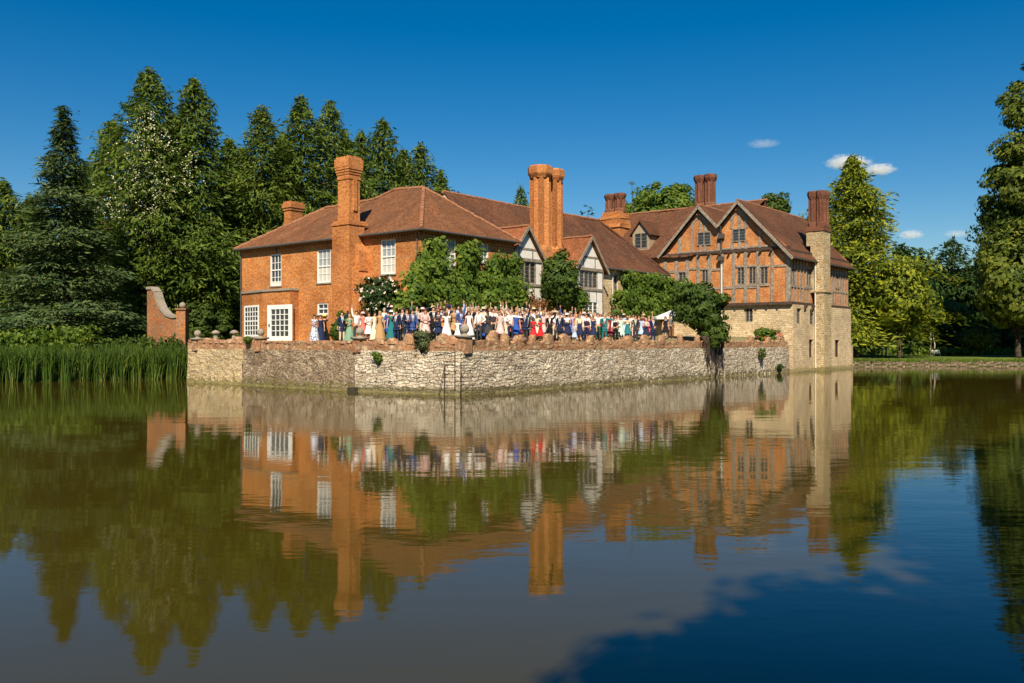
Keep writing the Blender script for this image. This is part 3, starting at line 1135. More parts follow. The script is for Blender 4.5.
def clear(v, z0, z1, wins, w=.12):
    """split a post at the windows it would cross"""
    segs = [(z0, z1)]
    for h in wins:
        if h[0] - w < v < h[1] + w:
            ns = []
            for a, b in segs:
                if h[2] > a and h[3] < b:
                    ns += [(a, h[2] - .02), (h[3] + .02, b)]
                elif h[3] < a or h[2] > b:
                    ns.append((a, b))
                elif h[2] <= a:
                    ns.append((min(b, h[3] + .02), b))
                else:
                    ns.append((a, max(a, h[2] - .02)))
            segs = ns
    return [s for s in segs if s[1] - s[0] > .15]


ZT = ZE + .02
zm1, zm2 = H + 5.1, H + 6.95
posts = [.12, 1.62, 2.98, 4.22, 5.42, 6.65, 7.95, 9.2, 10.35, 11.55, 12.85, 14.2, 15.5, 16.8, 18.1, 19.4]
for v in posts:
    for a, b in clear(v, ZJ + .16, ZE, fw, .02):
        post(v, a, b, rnd.uniform(.28, .40))
for i in range(len(posts) - 1):
    a, b = posts[i] + .1, posts[i + 1] - .1
    for z in (zm1, zm2):
        if rnd.random() < .14:
            continue
        zz = z + rnd.uniform(-.12, .12)
        if any(h[0] < b and h[1] > a and h[2] - .2 < zz < h[3] + .15 for h in fw):
            continue
        rail(a, b, zz, rnd.uniform(.18, .27), o=.043)
# rails under and over the windows
for h in fw:
    rail(h[0] - .12, h[1] + .12, h[2] - .2, .18, o=.07)
    rail(h[0] - .12, h[1] + .12, h[3] + .02, .17, o=.066)
# gable posts and collars
for v in [-.0 + 1.4 * k for k in range(1, 10)] + [A_V, B_V]:
    zt = max(zA - abs(v - A_V) * SL, zB - abs(v - B_V) * SL) - .22
    for a, b in clear(v, ZE + .28, zt, gw, .02):
        post(v, a, b, rnd.uniform(.24, .34), o=.04)
for c, zz in ((A_V, zA), (B_V, zB)):
    for dz in (1.55, 3.35):
        half = (zz - (zz - dz)) / SL - .35
        z = zz - dz
        a, b = c - half, c + half
        if c == A_V:
            b = min(b, vv_ - .05)
        else:
            a = max(a, vv_ + .05)
        for h in gw:
            pass
        if dz > 2:
            rail(a, b, z - 1.02, .16, o=.035)
    for s in (-1, 1):
        T.beam((U0, c + s * 1.0, zz - 1.65), (U0, c + s * .1, zz - .75), .13, -.04, (1, 0, 0))
# side wall
xs = U0 + .12
k = 0
while xs < UEND - .1:
    if not (49.7 < xs < 52.7):
        for a, b in clear(xs, ZJ + .16, ZE, sw, .02):
            post(xs, a, b, .2, PS)
    xs += .78
    k += 1
for z in (zm1 - .1, zm2):
    rail(U0 + .2, 49.8, z, .16, PS, .043)
    rail(52.6, UEND, z, .16, PS, .043)
for h in sw:
    rail(h[0] - .1, h[1] + .1, h[2] - .2, .18, PS, .07)
T.build('timber_frame', M_TIMBER, man)
# jetty and tie beams
J = MB()
J.box(U0 - .32, U0 + .05, -.3, VL, ZJ - .12, ZJ + .16)
J.box(U0 + .05, UEND, -.3, .06, ZJ - .12, ZJ + .158)
J.box(U0 - .14, U0 + .0, -.12, 13.1, ZE + .02, ZE + .26)
J.box(U0 - .08, UEND, -.12, .0, ZE - .24, ZE + .0)
v = .5
while v < 12.5:
    J.box(U0 - .42, U0 - .14, v, v + .16, ZE - .1, ZE + .12)
    J.box(U0 - .46, U0 - .32, v + .3, v + .46, ZJ - .1, ZJ + .06)
    v += 1.05
for x in (47.1, 49.0):
    J.prism([(x, -.3, ZJ - .1), (x, -.7, ZJ - .1), (x, -.36, ZJ - .75)], (.2, 0, 0))
J.build('jetty_beam', M_TIMBERD, man)
# corner post
mb = MB()
mb.box(U0 - .07, U0 + .2, -.09, .18, ZJ + .165, ZE - .25)
mb.build('corner_post', M_TIMBER, man)

# roofs
rf = MB()
fu = U0 - .55
ev = -.55
zr0, zr1 = zA + .16, zB + .16
zeA = zr0 - (A_V - ev) * SL
rf.patch((UEND + .3, ev, zeA), (fu, ev, zeA), (fu, A_V, zr0), (UEND + .3, A_V, zr0), 26, 12, .13, .4, .1)
zvv = zr0 - (vv_ - A_V) * SL
rf.patch((fu, vv_, zvv), (52.5, vv_, zvv), (52.5, A_V, zr0), (fu, A_V, zr0), 12, 6, .05, .6, .1)
rf.patch((52.5, 9.9, zr0 - (9.9 - A_V) * SL), (UEND + .3, 9.9, zr0 - (9.9 - A_V) * SL), (UEND + .3, A_V, zr0), (52.5, A_V, zr0), 8, 8, .05, .6, .1)
rf.patch((51, vv_, zr1 - (B_V - vv_) * SL), (fu, vv_, zr1 - (B_V - vv_) * SL), (fu, B_V, zr1), (51, B_V, zr1), 12, 6, .05, .6, .1)
evB = 13.35
rf.patch((fu, evB, zr1 - (evB - B_V) * SL), (51, evB, zr1 - (evB - B_V) * SL), (51, B_V, zr1), (fu, B_V, zr1), 14, 12, .07, .5, .1)
roofD1 = rf.build('roof', M_TILED, man)
ridge([(fu, A_V, zr0 + .04), (UEND + .3, A_V, zr0 + .02)], roofD1, .12)
ridge([(fu, B_V, zr1 + .04), (51, B_V, zr1 + .02)], roofD1, .12)
# cross range behind the gables, ridge along v
rf = MB()
ur, zrD = 50.4, H + 14.15
rf.patch((U0 - .4, VL + .4, ZE - .1), (U0 - .4, 9.6, ZE - .1), (ur, 4.8, zrD), (ur, VL + .4, zrD), 30, 14, .16, .35)
rf.patch((56.3, 4.8, ZE - .1), (56.3, VL + .4, ZE - .1), (ur, VL + .4, zrD), (ur, 4.8, zrD), 20, 10, .06, .4)
rf.poly([(ur, 4.8, zrD), (56.3, 4.8, ZE - .1), (48, 4.8, ZE + 3)])
rf.poly([(U0 - .4, VL + .35, ZE - .12), (56.3, VL + .35, ZE - .12), (ur, VL + .35, zrD - .1)])
roofD2 = rf.build('roof', M_TILED, man)
ridge([(ur, 4.6, zrD + .03), (ur, VL + .4, zrD + .03)], roofD2, .12)
bb = MB()
for c, zz, a, b in ((A_V, zr0, ev, vv_), (B_V, zr1, vv_, evB)):
    for e in (a, b):
        bb.beam((fu - .03, e, zz - abs(e - c) * SL - .14), (fu - .03, c, zz - .14), .26, -.07, (1, 0, 0))
bb.build('bargeboard', M_TIMBER, man)
bb = MB()
bb.tube([(fu, ev - .06, zeA - .05), (UEND + .3, ev - .06, zeA - .05)], .08)
bb.build('gutter', M_PIPE, man)
dp = MB()
v = v_at(721, U0 - .3)
dp.tube([(fu + .1, v, zvv - .1), (U0 - .2, v, zvv - .7), (U0 - .2, v, ZE + .3), (U0 - .45, v, ZE), (U0 - .2, v, ZE - .6)], .075)
dp.box(U0 - .42, U0 - .08, v - .28, v + .28, zvv - 1.3, zvv - .85)
dp.box(U0 - .55, U0 - .1, v - .24, v + .24, ZE - .75, ZE - .35)
dp.build('downpipe', M_PIPE, man)
dp = MB()
dp.tube([(U0 - .2, v, ZE - .75), (U0 - .2, v, ZJ + .2), (U0 - .5, v, ZJ - .2), (U0 - .2, v, ZJ - .7), (U0 - .2, v, GR)], .085)
dp.build('downpipe', M_PIPEW, man)
dp = MB()
dp.tube([(49.75, -.45, zeA - .1), (49.75, -.47, .9), (49.75, -.5, .25)], .07)
dp.build('downpipe', M_PIPEW, man)

# dormer on the cross range
DV = v_at(640.5, U0 + .9)
DP_ = ('u', U0 + .75)
dwin = pick(DP_, 634.5, 647.5, 233, 248.5)
dz0, dz1 = dwin[2] - .1, dwin[3] + .1
dc = (dwin[0] + dwin[1]) / 2
hw = (dwin[1] - dwin[0]) / 2 + .22
mb = MB()
mb.panel(DP_, dc - hw, dc + hw, dz0 - .5, dz1, [dwin], .1)
mb.poly([(U0 + .75, dc - hw, dz1), (U0 + .75, dc + hw, dz1), (U0 + .75, dc, dz1 + hw * 1.15)])
for s in (-1, 1):
    mb.poly([(U0 + .75, dc + s * hw, dz0 - .5), (U0 + 4.5, dc + s * hw, dz0 - .5), (U0 + 4.5, dc + s * hw, dz1), (U0 + .75, dc + s * hw, dz1)])
dorm = mb.build('dormer', m_plain('render_tan', (.36, .28, .19), .9, .1, .15, 3), man)
window(man, DP_, *dwin, style='case', nx=2, nz=4, m=M_TIMBER, depth=.06)
rf = MB()
for s in (-1, 1):
    p = [(U0 + .45, dc + s * (hw + .3), dz1 - .35), (U0 + 3.4, dc + s * (hw + .3), dz1 - .35), (U0 + 4.6, dc, dz1 + hw * 1.15 + .1), (U0 + .45, dc, dz1 + hw * 1.15 + .1)]
    rf.patch(*(p if s < 0 else [p[1], p[0], p[3], p[2]]), 5, 5, .03, .8, .08)
rf.build('roof', M_TILED, dorm)

# chimney beside the dormer: swollen brick stack with two star flues
st = MB()
cu, cv = 47.6, v_at(615.3, 47.6)
st.box(cu - 1.0, cu + 1.0, cv - 1.22, cv + 1.22, ZE, H + 12.3, .03)
st.box(cu - 1.1, cu + 1.1, cv - 1.32, cv + 1.32, H + 12.3, H + 12.75, .05)
st.box(cu - 1.04, cu + 1.04, cv - 1.26, cv + 1.26, H + 12.75, H + 13.3, .05)
st.box(cu - 1.08, cu + 1.08, cv - 1.3, cv + 1.3, H + 13.3, H + 13.55, .07)
st.box(cu - 0.92, cu + .92, cv - 1.14, cv + 1.14, H + 13.55, H + 14.0, .07)
ch = st.build('chimney', M_BRICKC, man)
for dvv in (-.6, .6):
    f = MB()
    flue(f, cu, cv + dvv, .55, H + 14.0, H + 16.1, star=True, cap=.5)
    f.build('flue', M_BRICKR, ch)
# chimney behind the twin gables
cu, cv = 52.3, v_at(707.5, 52.3)
st = MB()
st.box(cu - 1.0, cu + 1.0, cv - 1.2, cv + 1.2, ZE + 2, H + 14.3)
ch = st.build('chimney', M_BRICKR, man)
for du, dvv in ((-.52, -.58), (-.52, .58), (.55, 0)):
    f = MB()
    flue(f, cu + du, cv + dvv, .55, H + 14.3, H + 17.75, star=True, cap=.6)
    f.build('flue', M_BRICKR, ch)
# stone chimney rising from the moat on the right flank
st = MB()
a0, a1 = 49.8, 51.7
st.box(a0 - .02, a1 + .02, -1.3, -.35, -.8, ZJ + 1.2)
st.prism([(a0 - .12, -1.4, ZJ + 1.2), (a1 + .12, -1.4, ZJ + 1.2), (a1 + .14, .0, ZJ + 1.2), (a0 - .14, .0, ZJ + 1.2)], (0, 0, .16))
st.box(a0 + .05, a1 - .05, -1.22, .05, ZJ + 1.36, H + 9.2)
st.prism([(a0 + .05, -1.22, H + 9.2), (a1 - .05, -1.22, H + 9.2), (a1 - .05, .45, H + 9.2), (a0 + .05, .45, H + 9.2)], (0, 0, 1.4))
ch = st.build('chimney', M_STONEY, man)
mb = MB()
mb.box(a0 - .04, a1 + .04, -1.3, .55, H + 10.6, H + 10.82)
mb.box(a0 + .02, a1 - .02, -1.2, .42, H + 10.82, H + 11.05)
mb.build('brick_collar', M_BRICKR, ch)
for du, dvv in ((-.42, -.4), (.42, -.4), (-.42, .4), (.42, .4)):
    f = MB()
    flue(f, (a0 + a1) / 2 + du, -.4 + dvv, .40, H + 11.05, H + 14.5, star=True, cap=.6)
    f.build('flue', M_BRICKR, ch)

# television aerial on the ridge
an = MB()
q = (50.4, v_at(632, 50.4))
an.tube([(q[0], q[1], zrD), (q[0], q[1], H + 18.0)], .035, 5)
an.tube([(q[0] - .7, q[1] - .3, H + 17.6), (q[0] + .7, q[1] + .3, H + 17.6)], .025, 5)
for i in range(6):
    t = -.65 + .26 * i
    an.tube([(q[0] + t - .15, q[1] + t * .43 + .35, H + 17.6), (q[0] + t + .15, q[1] + t * .43 - .35, H + 17.6)], .015, 4)
ao = an.build('aerial', M_PIPE)
tag(ao, 'thin television aerial on the roof ridge beside the swollen chimney', 'aerial')

# ================================================================== moat walls and terrace
LP = [(0.0, 0.0), (-1.2, 6.94), (-0.8, 18.4), (-1.2, 24.3)]


def uleft(v):
    for (a, b), (c, d) in zip(LP[:-1], LP[1:]):
        if v <= d:
            return a + (c - a) * max(0, v - b) / (d - b)
    return LP[-1][0]


def on_wall(px, seg):
    (u0, v0), (u1, v1) = LP[seg], LP[seg + 1]
    lo, hi = 0.0, 1.0
    best = min((abs((lambda p: (p.x / p.y * F + 512))(W(u0 + (u1 - u0) * t, v0 + (v1 - v0) * t)) - px), t) for t in [i / 400 for i in range(401)])
    t = best[1]
    return u0 + (u1 - u0) * t, v0 + (v1 - v0) * t


def stretch(mb, p, q, z0, z1, step, amp, n_out, seed=0, thick=.45, batter=0.0, top=True, topj=0.0):
    """a rough-faced wall stretch from p to q (site plan) with outward normal n_out"""
    p, q, n = Vector((*p, 0)), Vector((*q, 0)), Vector((*n_out, 0)).normalized()
    L = (q - p).length
    nu, nz = max(2, int(L / step)), max(1, int((z1 - z0) / step))
    b = len(mb.v)
    for j in range(nz + 1):
        for i in range(nu + 1):
            c = p.lerp(q, i / nu)
            z = z0 + (z1 - z0) * j / nz
            zz = z
            if topj and j == nz:
                zz += topj * noise.noise(Vector((c.x * 1.9, c.y * 1.9, seed + 3.3)))
            k = Vector((c.x * 1.6 + seed, c.y * 1.6, z * 4.2))
            d = amp * (noise.noise(k) * .8 + noise.noise(k * 2.6) * .55 + .6 * noise.noise(Vector((c.x * .25, c.y * .25, z * .3 + seed))))
            c = c + n * (d + batter * (z1 - z) / (z1 - z0))
            mb.v.append((c.x, c.y, zz))
    m = nu + 1
    for j in range(nz):
        for i in range(nu):
            mb.f.append([b + j * m + i, b + j * m + i + 1, b + (j + 1) * m + i + 1, b + (j + 1) * m + i])
    if top:
        t = len(mb.v)
        for i in range(nu + 1):
            x = Vector(mb.v[b + nz * m + i])
            y = p.lerp(q, i / nu) - n * thick
            mb.v.append((y.x, y.y, x.z))
        for i in range(nu):
            mb.f.append([b + nz * m + i, b + nz * m + i + 1, t + i + 1, t + i])
        mb.poly([(p.x - n.x * thick, p.y - n.y * thick, z0), (q.x - n.x * thick, q.y - n.y * thick, z0), mb.v[t + nu], mb.v[t]])


def lump(mb, u, v, along, w, d, z0, h, seed):
    """upright rounded stone of a broken parapet"""
    g = random.Random(seed)
    a = Vector((*along, 0)).normalized()
    n = Vector((-a.y, a.x, 0))
    rings = []
    prof = [(0, 1.0), (.3, 1.0), (.6, .93), (.82, .74), (.95, .45), (1.0, .12)]
    k = 10
    b = len(mb.v)
    lean = g.uniform(-.28, .28)
    for t, s in prof:
        for i in range(k):
            an = 2 * math.pi * i / k + .3
            cx, cy = math.cos(an), math.sin(an)
            cx = math.copysign(abs(cx) ** .6, cx)
            cy = math.copysign(abs(cy) ** .6, cy)
            jj = 1 + g.uniform(-.3, .24)
            c = Vector((u, v, 0)) + a * (cx * w / 2 * s * jj + lean * t * h) + n * (cy * d / 2 * (.6 + .4 * s) * jj)
            mb.v.append((c.x, c.y, z0 + h * t * (1 + g.uniform(-.05, .05))))
    for r in range(len(prof) - 1):
        for i in range(k):
            j = (i + 1) % k
            mb.f.append([b + r * k + i, b + r * k + j, b + (r + 1) * k + j, b + (r + 1) * k + i])
    mb.f.append([b + (len(prof) - 1) * k + i for i in range(k)])


ZP = H - .5
ZC = H - .02
wr = thing('moat_wall', 'long pale rubble moat wall with brick parapet running right to the manor', 'wall', 0, 0, -.5)
mb = MB()
stretch(mb, (0, 0), (44.3, 0), -.7, ZP, .14, .055, (0, -1), 1, .5, .1)
mb.build('stone_face', M_STONE, wr)
mb = MB()
stretch(mb, (0, .03), (44.3, .03), ZP, ZC, .12, .05, (0, -1), 5, .42, 0, True, .16)
mb.build('parapet', M_PARA, wr)
mb = MB()
stretch(mb, (-.1, -.13), (44.3, -.13), -.7, .04, .2, .05, (0, -1), 9, .3, .05, True, .1)
mb.build('footing', m_plain('footing_stone', (.22, .19, .08), .9, .15, .45, 4, bump=.5), wr)
mpx = [493, 505, 518.5, 532, 547, 565, 589.5, 607.5, 627.5, 645, 661.5, 680, 697, 751, 768, 781]
for i, px in enumerate(mpx):
    mb = MB()
    lump(mb, u_at(px, .22), .22, (1, 0), rnd.uniform(.5, 1.15), .4, ZC - .14, rnd.choice([.3, .45, .55, .62, .7, .78]), 50 + i)
    mb.build('merlon', M_PARA, wr, True)
u = 1.2
while u < 43.5:
    if min(abs(u - u_at(px, .22)) for px in mpx) > .75 and rnd.random() < .7:
        mb = MB()
        lump(mb, u, .22, (1, 0), rnd.uniform(.45, .9), .4, ZC - .14, rnd.uniform(.18, .32), int(u * 10))
        mb.build('coping_stone', M_PARA, wr, True)
    u += 1.05

wl_ = thing('moat_wall', 'shorter stained stone moat wall with ball finials in front of the brick house', 'wall', 0, 3, -.5)
mats = [M_STONE, M_STONED, M_STONEY]
for k in range(3):
    p, q = LP[k], LP[k + 1]
    d = Vector((q[0] - p[0], q[1] - p[1]))
    n = (-d.y, d.x)
    mb = MB()
    stretch(mb, p, q, -.7, ZP, .14, .05, n, 20 + k, .5, .1)
    mb.build('stone_face', mats[k], wl_)
    mb = MB()
    stretch(mb, (p[0] + .03, p[1]), (q[0] + .03, q[1]), ZP, ZC + (.1 if k == 2 else 0), .12, .05, n, 30 + k, .42, 0, True, .13)
    mb.build('parapet', M_PARA, wl_)
    mb = MB()
    stretch(mb, (p[0] - .12, p[1]), (q[0] - .12, q[1]), -.7, .04, .2, .05, n, 40 + k, .3, .05, True, .08)
    mb.build('footing', MATS['footing_stone'], wl_)
mb = MB()
stretch(mb, LP[3], (1.0, 24.5), -.7, ZC, .2, .04, (0, 1), 60, .4)
mb.build('end_return', M_STONEY, wl_)
for i, (px, s) in enumerate([(376, 0), (390, 0), (407.5, 0), (423, 0), (439, 0), (449, 0), (205, 2), (212, 2), (228, 2), (235, 2), (250, 1)]):
    p = on_wall(px, s)
    mb = MB()
    lump(mb, p[0] + .22, p[1], (0, 1), rnd.uniform(.7, 1.0), .42, ZC - .12, rnd.uniform(.3, .62) if s == 0 else rnd.uniform(.3, .5), 150 + i)
    mb.build('merlon', M_PARA, wl_, True)
for i in range(26):
    v = 7.6 + i * .62
    mb = MB()
    lump(mb, uleft(v) + .22, v, (0, 1), .58, .44, ZC - .1, rnd.uniform(.14, .2), 300 + i)
    mb.build('coping_stone', M_PARA, wl_, True)

piers = [(195, 2, H + .12, 'dark weathered stone ball on the far left end of the moat wall'),
         (258, 1, H + .16, 'stone ball on the moat wall pier in front of the white glazed door'),
         (357, 0, H + .14, 'stone ball on the moat wall pier beside the rose bush'),
         (466, 9, H + .22, 'large stone ball on the sharp corner pier of the moat wall')]
for px, s, zt, lab in piers:
    if s == 9:
        p = (.45, .15)
    else:
        p = on_wall(px, s)
        p = (p[0] + .2, p[1])
    mb = MB()
    mb.box(p[0] - .29, p[0] + .29, p[1] - .29, p[1] + .29, H - .62, zt, .02)
    mb.build('pier', M_PARA, wl_)
    mb = MB()
    r = .25 if s == 9 else .24
    mb.box(p[0] - .38, p[0] + .38, p[1] - .38, p[1] + .38, zt + .003, zt + .12, .012)
    mb.lathe(p[0], p[1], [(.24, zt + .12), (.15, zt + .16), (.12, zt + .21)] + [(max(.02, r * math.sin(math.pi * t)), zt + .18 + r - r * math.cos(math.pi * t)) for t in (.16, .25, .35, .45, .55, .65, .75, .85, .93, .99)], 16)
    o = mb.build('ball_finial', M_FINIAL, None, True)
    tag(o, lab, 'finial', 'ball finials on the moat wall')
for px, lab in ((202.5, 'mushroom shaped stone finial next to the end ball of the moat wall'), (221, 'mushroom shaped stone finial standing alone left of the bay window')):
    p = on_wall(px, 2)
    mb = MB()
    mb.lathe(p[0] + 1.0, p[1], [(.22, H - .2), (.18, H + .1), (.14, H + .4), (.13, H + .5), (.27, H + .53), (.29, H + .6), (.22, H + .7), (.1, H + .76), (.02, H + .78)], 14)
    o = mb.build('staddle_stone', M_FINIAL, None, True)
    tag(o, lab, 'finial', 'mushroom finials')

# iron handrail and ladder at the corner
mb = MB()
pv = lambda px: on_wall(px, 0)
a, b, c = pv(441), pv(447.5), pv(457.5)
off = -.22
mb.tube([(b[0] - .05 + off, b[1], -.4), (b[0] + off, b[1], 1.55), (b[0] + off, b[1], 1.75), (c[0] + off, c[1], 1.78)], .025)
mb.tube([(c[0] + off, c[1], .3), (c[0] + off, c[1], H - .35), (b[0] - .3 + off, b[1] + .5, H - .32)], .022)
mb.tube([(a[0] + off - .1, a[1], -.4), (b[0] + off, b[1], 1.5)], .022)
o = mb.build('handrail', M_IRON)
tag(o, 'bent rusty iron handrail fixed to the moat wall near its corner', 'handrail')
# an outlet stone with a dark drain at the foot of the wall
p = on_wall(348, 1) if False else on_wall(350, 0)
mb = MB()
p = LP[1]
mb.box(p[0] - .35, p[0] + .1, p[1] - .25, p[1] + .25, -.3, .2, .04)
mb.build('outlet_block', m_plain('outlet_dark', (.05, .045, .035), .9, .2, .4, 5), wl_)

# terrace
mat_t = NT('terrace_gravel')
tn = mat_t.noise(mat_t.obj(), .5, 6, .6)
mat_t.fin(mat_t.ramp(tn, [(.35, (.10, .13, .03)), (.6, (.26, .21, .13))]), .95, .1)


def tz(u, v):
    d = min(u - uleft(v), v) if u < 44.5 else v
    k = 1.0 if u > 5 else max(0.0, min(1.0, (9.5 - v) / 2.5))
    return H - .06 + .5 * k * max(0.0, min(1.0, (d - .9) / 3.0))


mb = MB()
nv, nu = 40, 60
b0 = len(mb.v)
for j in range(nv + 1):
    v = .3 + 27.7 * (j / nv) ** 1.3
    for i in range(nu + 1):
        ul = uleft(v) + .3
        u = ul + (44.4 - ul) * (i / nu) ** 1.15
        mb.v.append((u, v, tz(u, v)))
for j in range(nv):
    for i in range(nu):
        q = b0 + j * (nu + 1) + i
        mb.f.append([q, q + 1, q + nu + 2, q + nu + 1])
o = mb.build('terrace', mat_t.m)
o['kind'] = 'structure'

# ================================================================== ground, water
wpoly = [(-70, 4.5), (-62, 40), (-50, 62.0), (-25, 68.5), tuple(W(.5, 25.5))[:2], tuple(W(-.2, 24.0))[:2], tuple(W(.3, .3))[:2], tuple(W(60.2, .3))[:2], (35.8, 97.6), (50, 99.0), (70, 99.5), (82, 80), (78, 4.5)]


def sdist(x, y, poly):
    inside = np.zeros(x.shape, bool)
    dist = np.full(x.shape, 1e9)
    n = len(poly)
    for i in range(n):
        x0, y0 = poly[i]
        x1, y1 = poly[(i + 1) % n]
        c = ((y0 > y) != (y1 > y)) & (x < (x1 - x0) * (y - y0) / (y1 - y0 + 1e-12) + x0)
        inside ^= c
        dx, dy = x1 - x0, y1 - y0
        t = np.clip(((x - x0) * dx + (y - y0) * dy) / (dx * dx + dy * dy), 0, 1)
        dist = np.minimum(dist, np.hypot(x - x0 - t * dx, y - y0 - t * dy))
    return np.where(inside, -dist, dist)


gx = np.concatenate([-90 - np.geomspace(8, 4000, 14)[::-1], np.arange(-90, 130.1, 1.25), 130 + np.geomspace(8, 4000, 14)])
gy = np.concatenate([-50 - np.geomspace(8, 3000, 12)[::-1], np.arange(-50, 190.1, 1.25), 190 + np.geomspace(8, 4000, 14)])
X, Y = np.meshgrid(gx, gy)
sd = sdist(X, Y, wpoly)
Z = np.where(sd < 0, np.maximum(-1.6, sd * 1.2 - .1), np.minimum(.9, .15 + sd * .5))
far = np.clip((sd - 8) / 60, 0, 1)
Z = Z + np.where(sd > 0, far * .5 + .08 * np.sin(X * .31) * np.cos(Y * .27) * np.clip(sd, 0, 1), 0)
Z[(Y < 4) & (sd > 0)] = np.minimum(Z[(Y < 4) & (sd > 0)], .7)
me = bpy.data.meshes.new('ground')
ny, nx = X.shape
idx = np.arange(nx * ny).reshape(ny, nx)
faces = np.stack([idx[:-1, :-1], idx[:-1, 1:], idx[1:, 1:], idx[1:, :-1]], -1).reshape(-1, 4)
me.from_pydata(np.stack([X, Y, Z], -1).reshape(-1, 3).tolist(), [], faces.tolist())
g_ = NT('ground_grass')
n1 = g_.noise(g_.obj(), .12, 6, .65)
n2 = g_.noise(g_.obj(), 3.0, 5, .7)
c = g_.ramp(n1, [(.3, (.045, .075, .012)), (.55, (.10, .14, .022)), (.75, (.17, .18, .035))])
c = g_.mix(1.0, c, g_.ramp(n2, [(.3, (.6, .6, .6)), (.7, (1.3, 1.3, 1.3))]), 'MULTIPLY')
g_.bump(n2, .8, .1)
me.materials.append(g_.fin(c, .95, .1))
me.polygons.foreach_set('use_smooth', [True] * len(me.polygons))
o = bpy.data.objects.new('ground', me)
link(o)
o['kind'] = 'structure'

me = bpy.data.meshes.new('water')
wv = [(-95, 2, 0), (100, 2, 0), (100, 102, 0), (-95, 102, 0)]
me.from_pydata(wv, [], [(0, 1, 2, 3)])
w_ = NT('moat_water')
tc = w_.n('ShaderNodeTexCoord')


def wnoise(sx, sy, sc, det, rot=0):
    mp = w_.n('ShaderNodeMapping')
    mp.inputs['Scale'].default_value = (sx, sy, 1)
    mp.inputs['Rotation'].default_value = (0, 0, rot)
    w_.l(tc.outputs['Object'], mp.inputs['Vector'])
    return w_.noise(mp.outputs['Vector'], sc, det, .5)


h1 = wnoise(.5, 1.6, 1.0, 2, .15)
h2 = wnoise(1.0, 2.2, 2.8, 2, -.2)
h3 = wnoise(.12, .3, 1.0, 2, .1)
calm = w_.ramp(wnoise(.03, .06, 1.0, 3), [(.38, (.25, .25, .25)), (.62, (1, 1, 1))])
hh = w_.math('ADD', w_.math('MULTIPLY', h1, .7), w_.math('MULTIPLY', h2, .22))
hh = w_.math('MULTIPLY', hh, calm)
hh = w_.math('ADD', hh, w_.math('MULTIPLY', h3, 1.2))
w_.bump(hh, .088, .1)
mud = w_.ramp(wnoise(.05, .05, 1.0, 4), [(.3, (.043, .034, .0035)), (.7, (.055, .042, .005))])
w_.fin(mud, .035, .5)
w_.b.inputs['IOR'].default_value = 1.42
me.materials.append(w_.m)
o = bpy.data.objects.new('water', me)
link(o)
o['kind'] = 'structure'

# low stone edging of the far bank
mb = MB()
pts = [(35.9, 97.2), (43, 98.0), (50, 98.6), (57.5, 98.9)]
for i in range(3):
    a, b = pts[i], pts[i + 1]
    mb2 = MB()
    p, q = Vector((*a, 0)), Vector((*b, 0))
    stretch(mb, a, b, -.5, .5, .2, .13, (0, -1), 70 + i, .5, .15, True, .3)
o = mb.build('bank_wall', m_rubble('bank_stone', [(.1, (.12, .09, .06)), (.4, (.22, .17, .12)), (.75, (.33, .27, .19)), (1, (.16, .13, .07))], .5, .2, (.06, .05, .03), 1.0, (.09, .10, .03), 1.6, .9), None, site=False)
tag(o, 'low crumbling stone edging along the grassy far bank', 'wall')

# ================================================================== garden wall fragment by the reeds
gw_ = thing_w('garden_wall', 'tall weathered brick garden wall with swept stone coping beside the reeds', 'wall', at(168, 71, 0.5))
pa, pb = at(149, 72.0), at(180, 69.5)
gd = (pb - pa).normalized()
gn = Vector((gd.y, -gd.x, 0))
Lg = (pb - pa).length


def gpt(px, py):
    t = (px - 149) / 31
    d = 72.0 - 2.5 * t
    p = pa + gd * (Lg * t)
    return (p.x, p.y, top(py, d))


crest = [(147, 289), (152, 288.5), (155.5, 293), (157.5, 301), (161, 309), (166, 315), (172, 317.5), (178, 317)]
pts = [gpt(*c) for c in crest]
outline = pts + [(pts[-1][0], pts[-1][1], .3), (pts[0][0], pts[0][1], .3)]
o0 = gw_.location
mb = MB()
mb.prism([Vector(p) - o0 for p in outline], gn * -.45)
mb.build('wall', m_brick('brick_garden', (.58, .20, .055), (.36, .10, .035), (.46, .31, .18), (.28, .19, .12), dirt=.95, worn=(.20, .13, .09)), gw_, site=False)
mb = MB()
for p, q in zip(pts[:-1], pts[1:]):
    mb.beam(Vector(p) - o0 + gn * .1 + Vector((0, 0, .06)), Vector(q) - o0 + gn * .1 + Vector((0, 0, .06)), .22, .66, -gn)
mb.build('coping', M_FINIAL, gw_, site=False)
mb = MB()
pp = gpt(182.5, 310)
mb.box(pp[0] - .36 - o0.x, pp[0] + .36 - o0.x, pp[1] - .4 - o0.y, pp[1] + .4 - o0.y, -.2, pp[2] - o0.z)
mb.box(pp[0] - .44 - o0.x, pp[0] + .44 - o0.x, pp[1] - .5 - o0.y, pp[1] + .5 - o0.y, pp[2] + .003 - o0.z, pp[2] + .12 - o0.z)
mb.build('pier', MATS['brick_garden'], gw_, site=False)
mb = MB()
mb.lathe(pp[0], pp[1], [(.12, pp[2] + .12), (.2, pp[2] + .2), (.26, pp[2] + .34), (.22, pp[2] + .5), (.1, pp[2] + .6), (.02, pp[2] + .62)], 12)
o = mb.build('ball_finial', M_FINIAL, None, True, site=False)
tag(o, 'small round stone finial on the brick garden wall pier', 'finial')

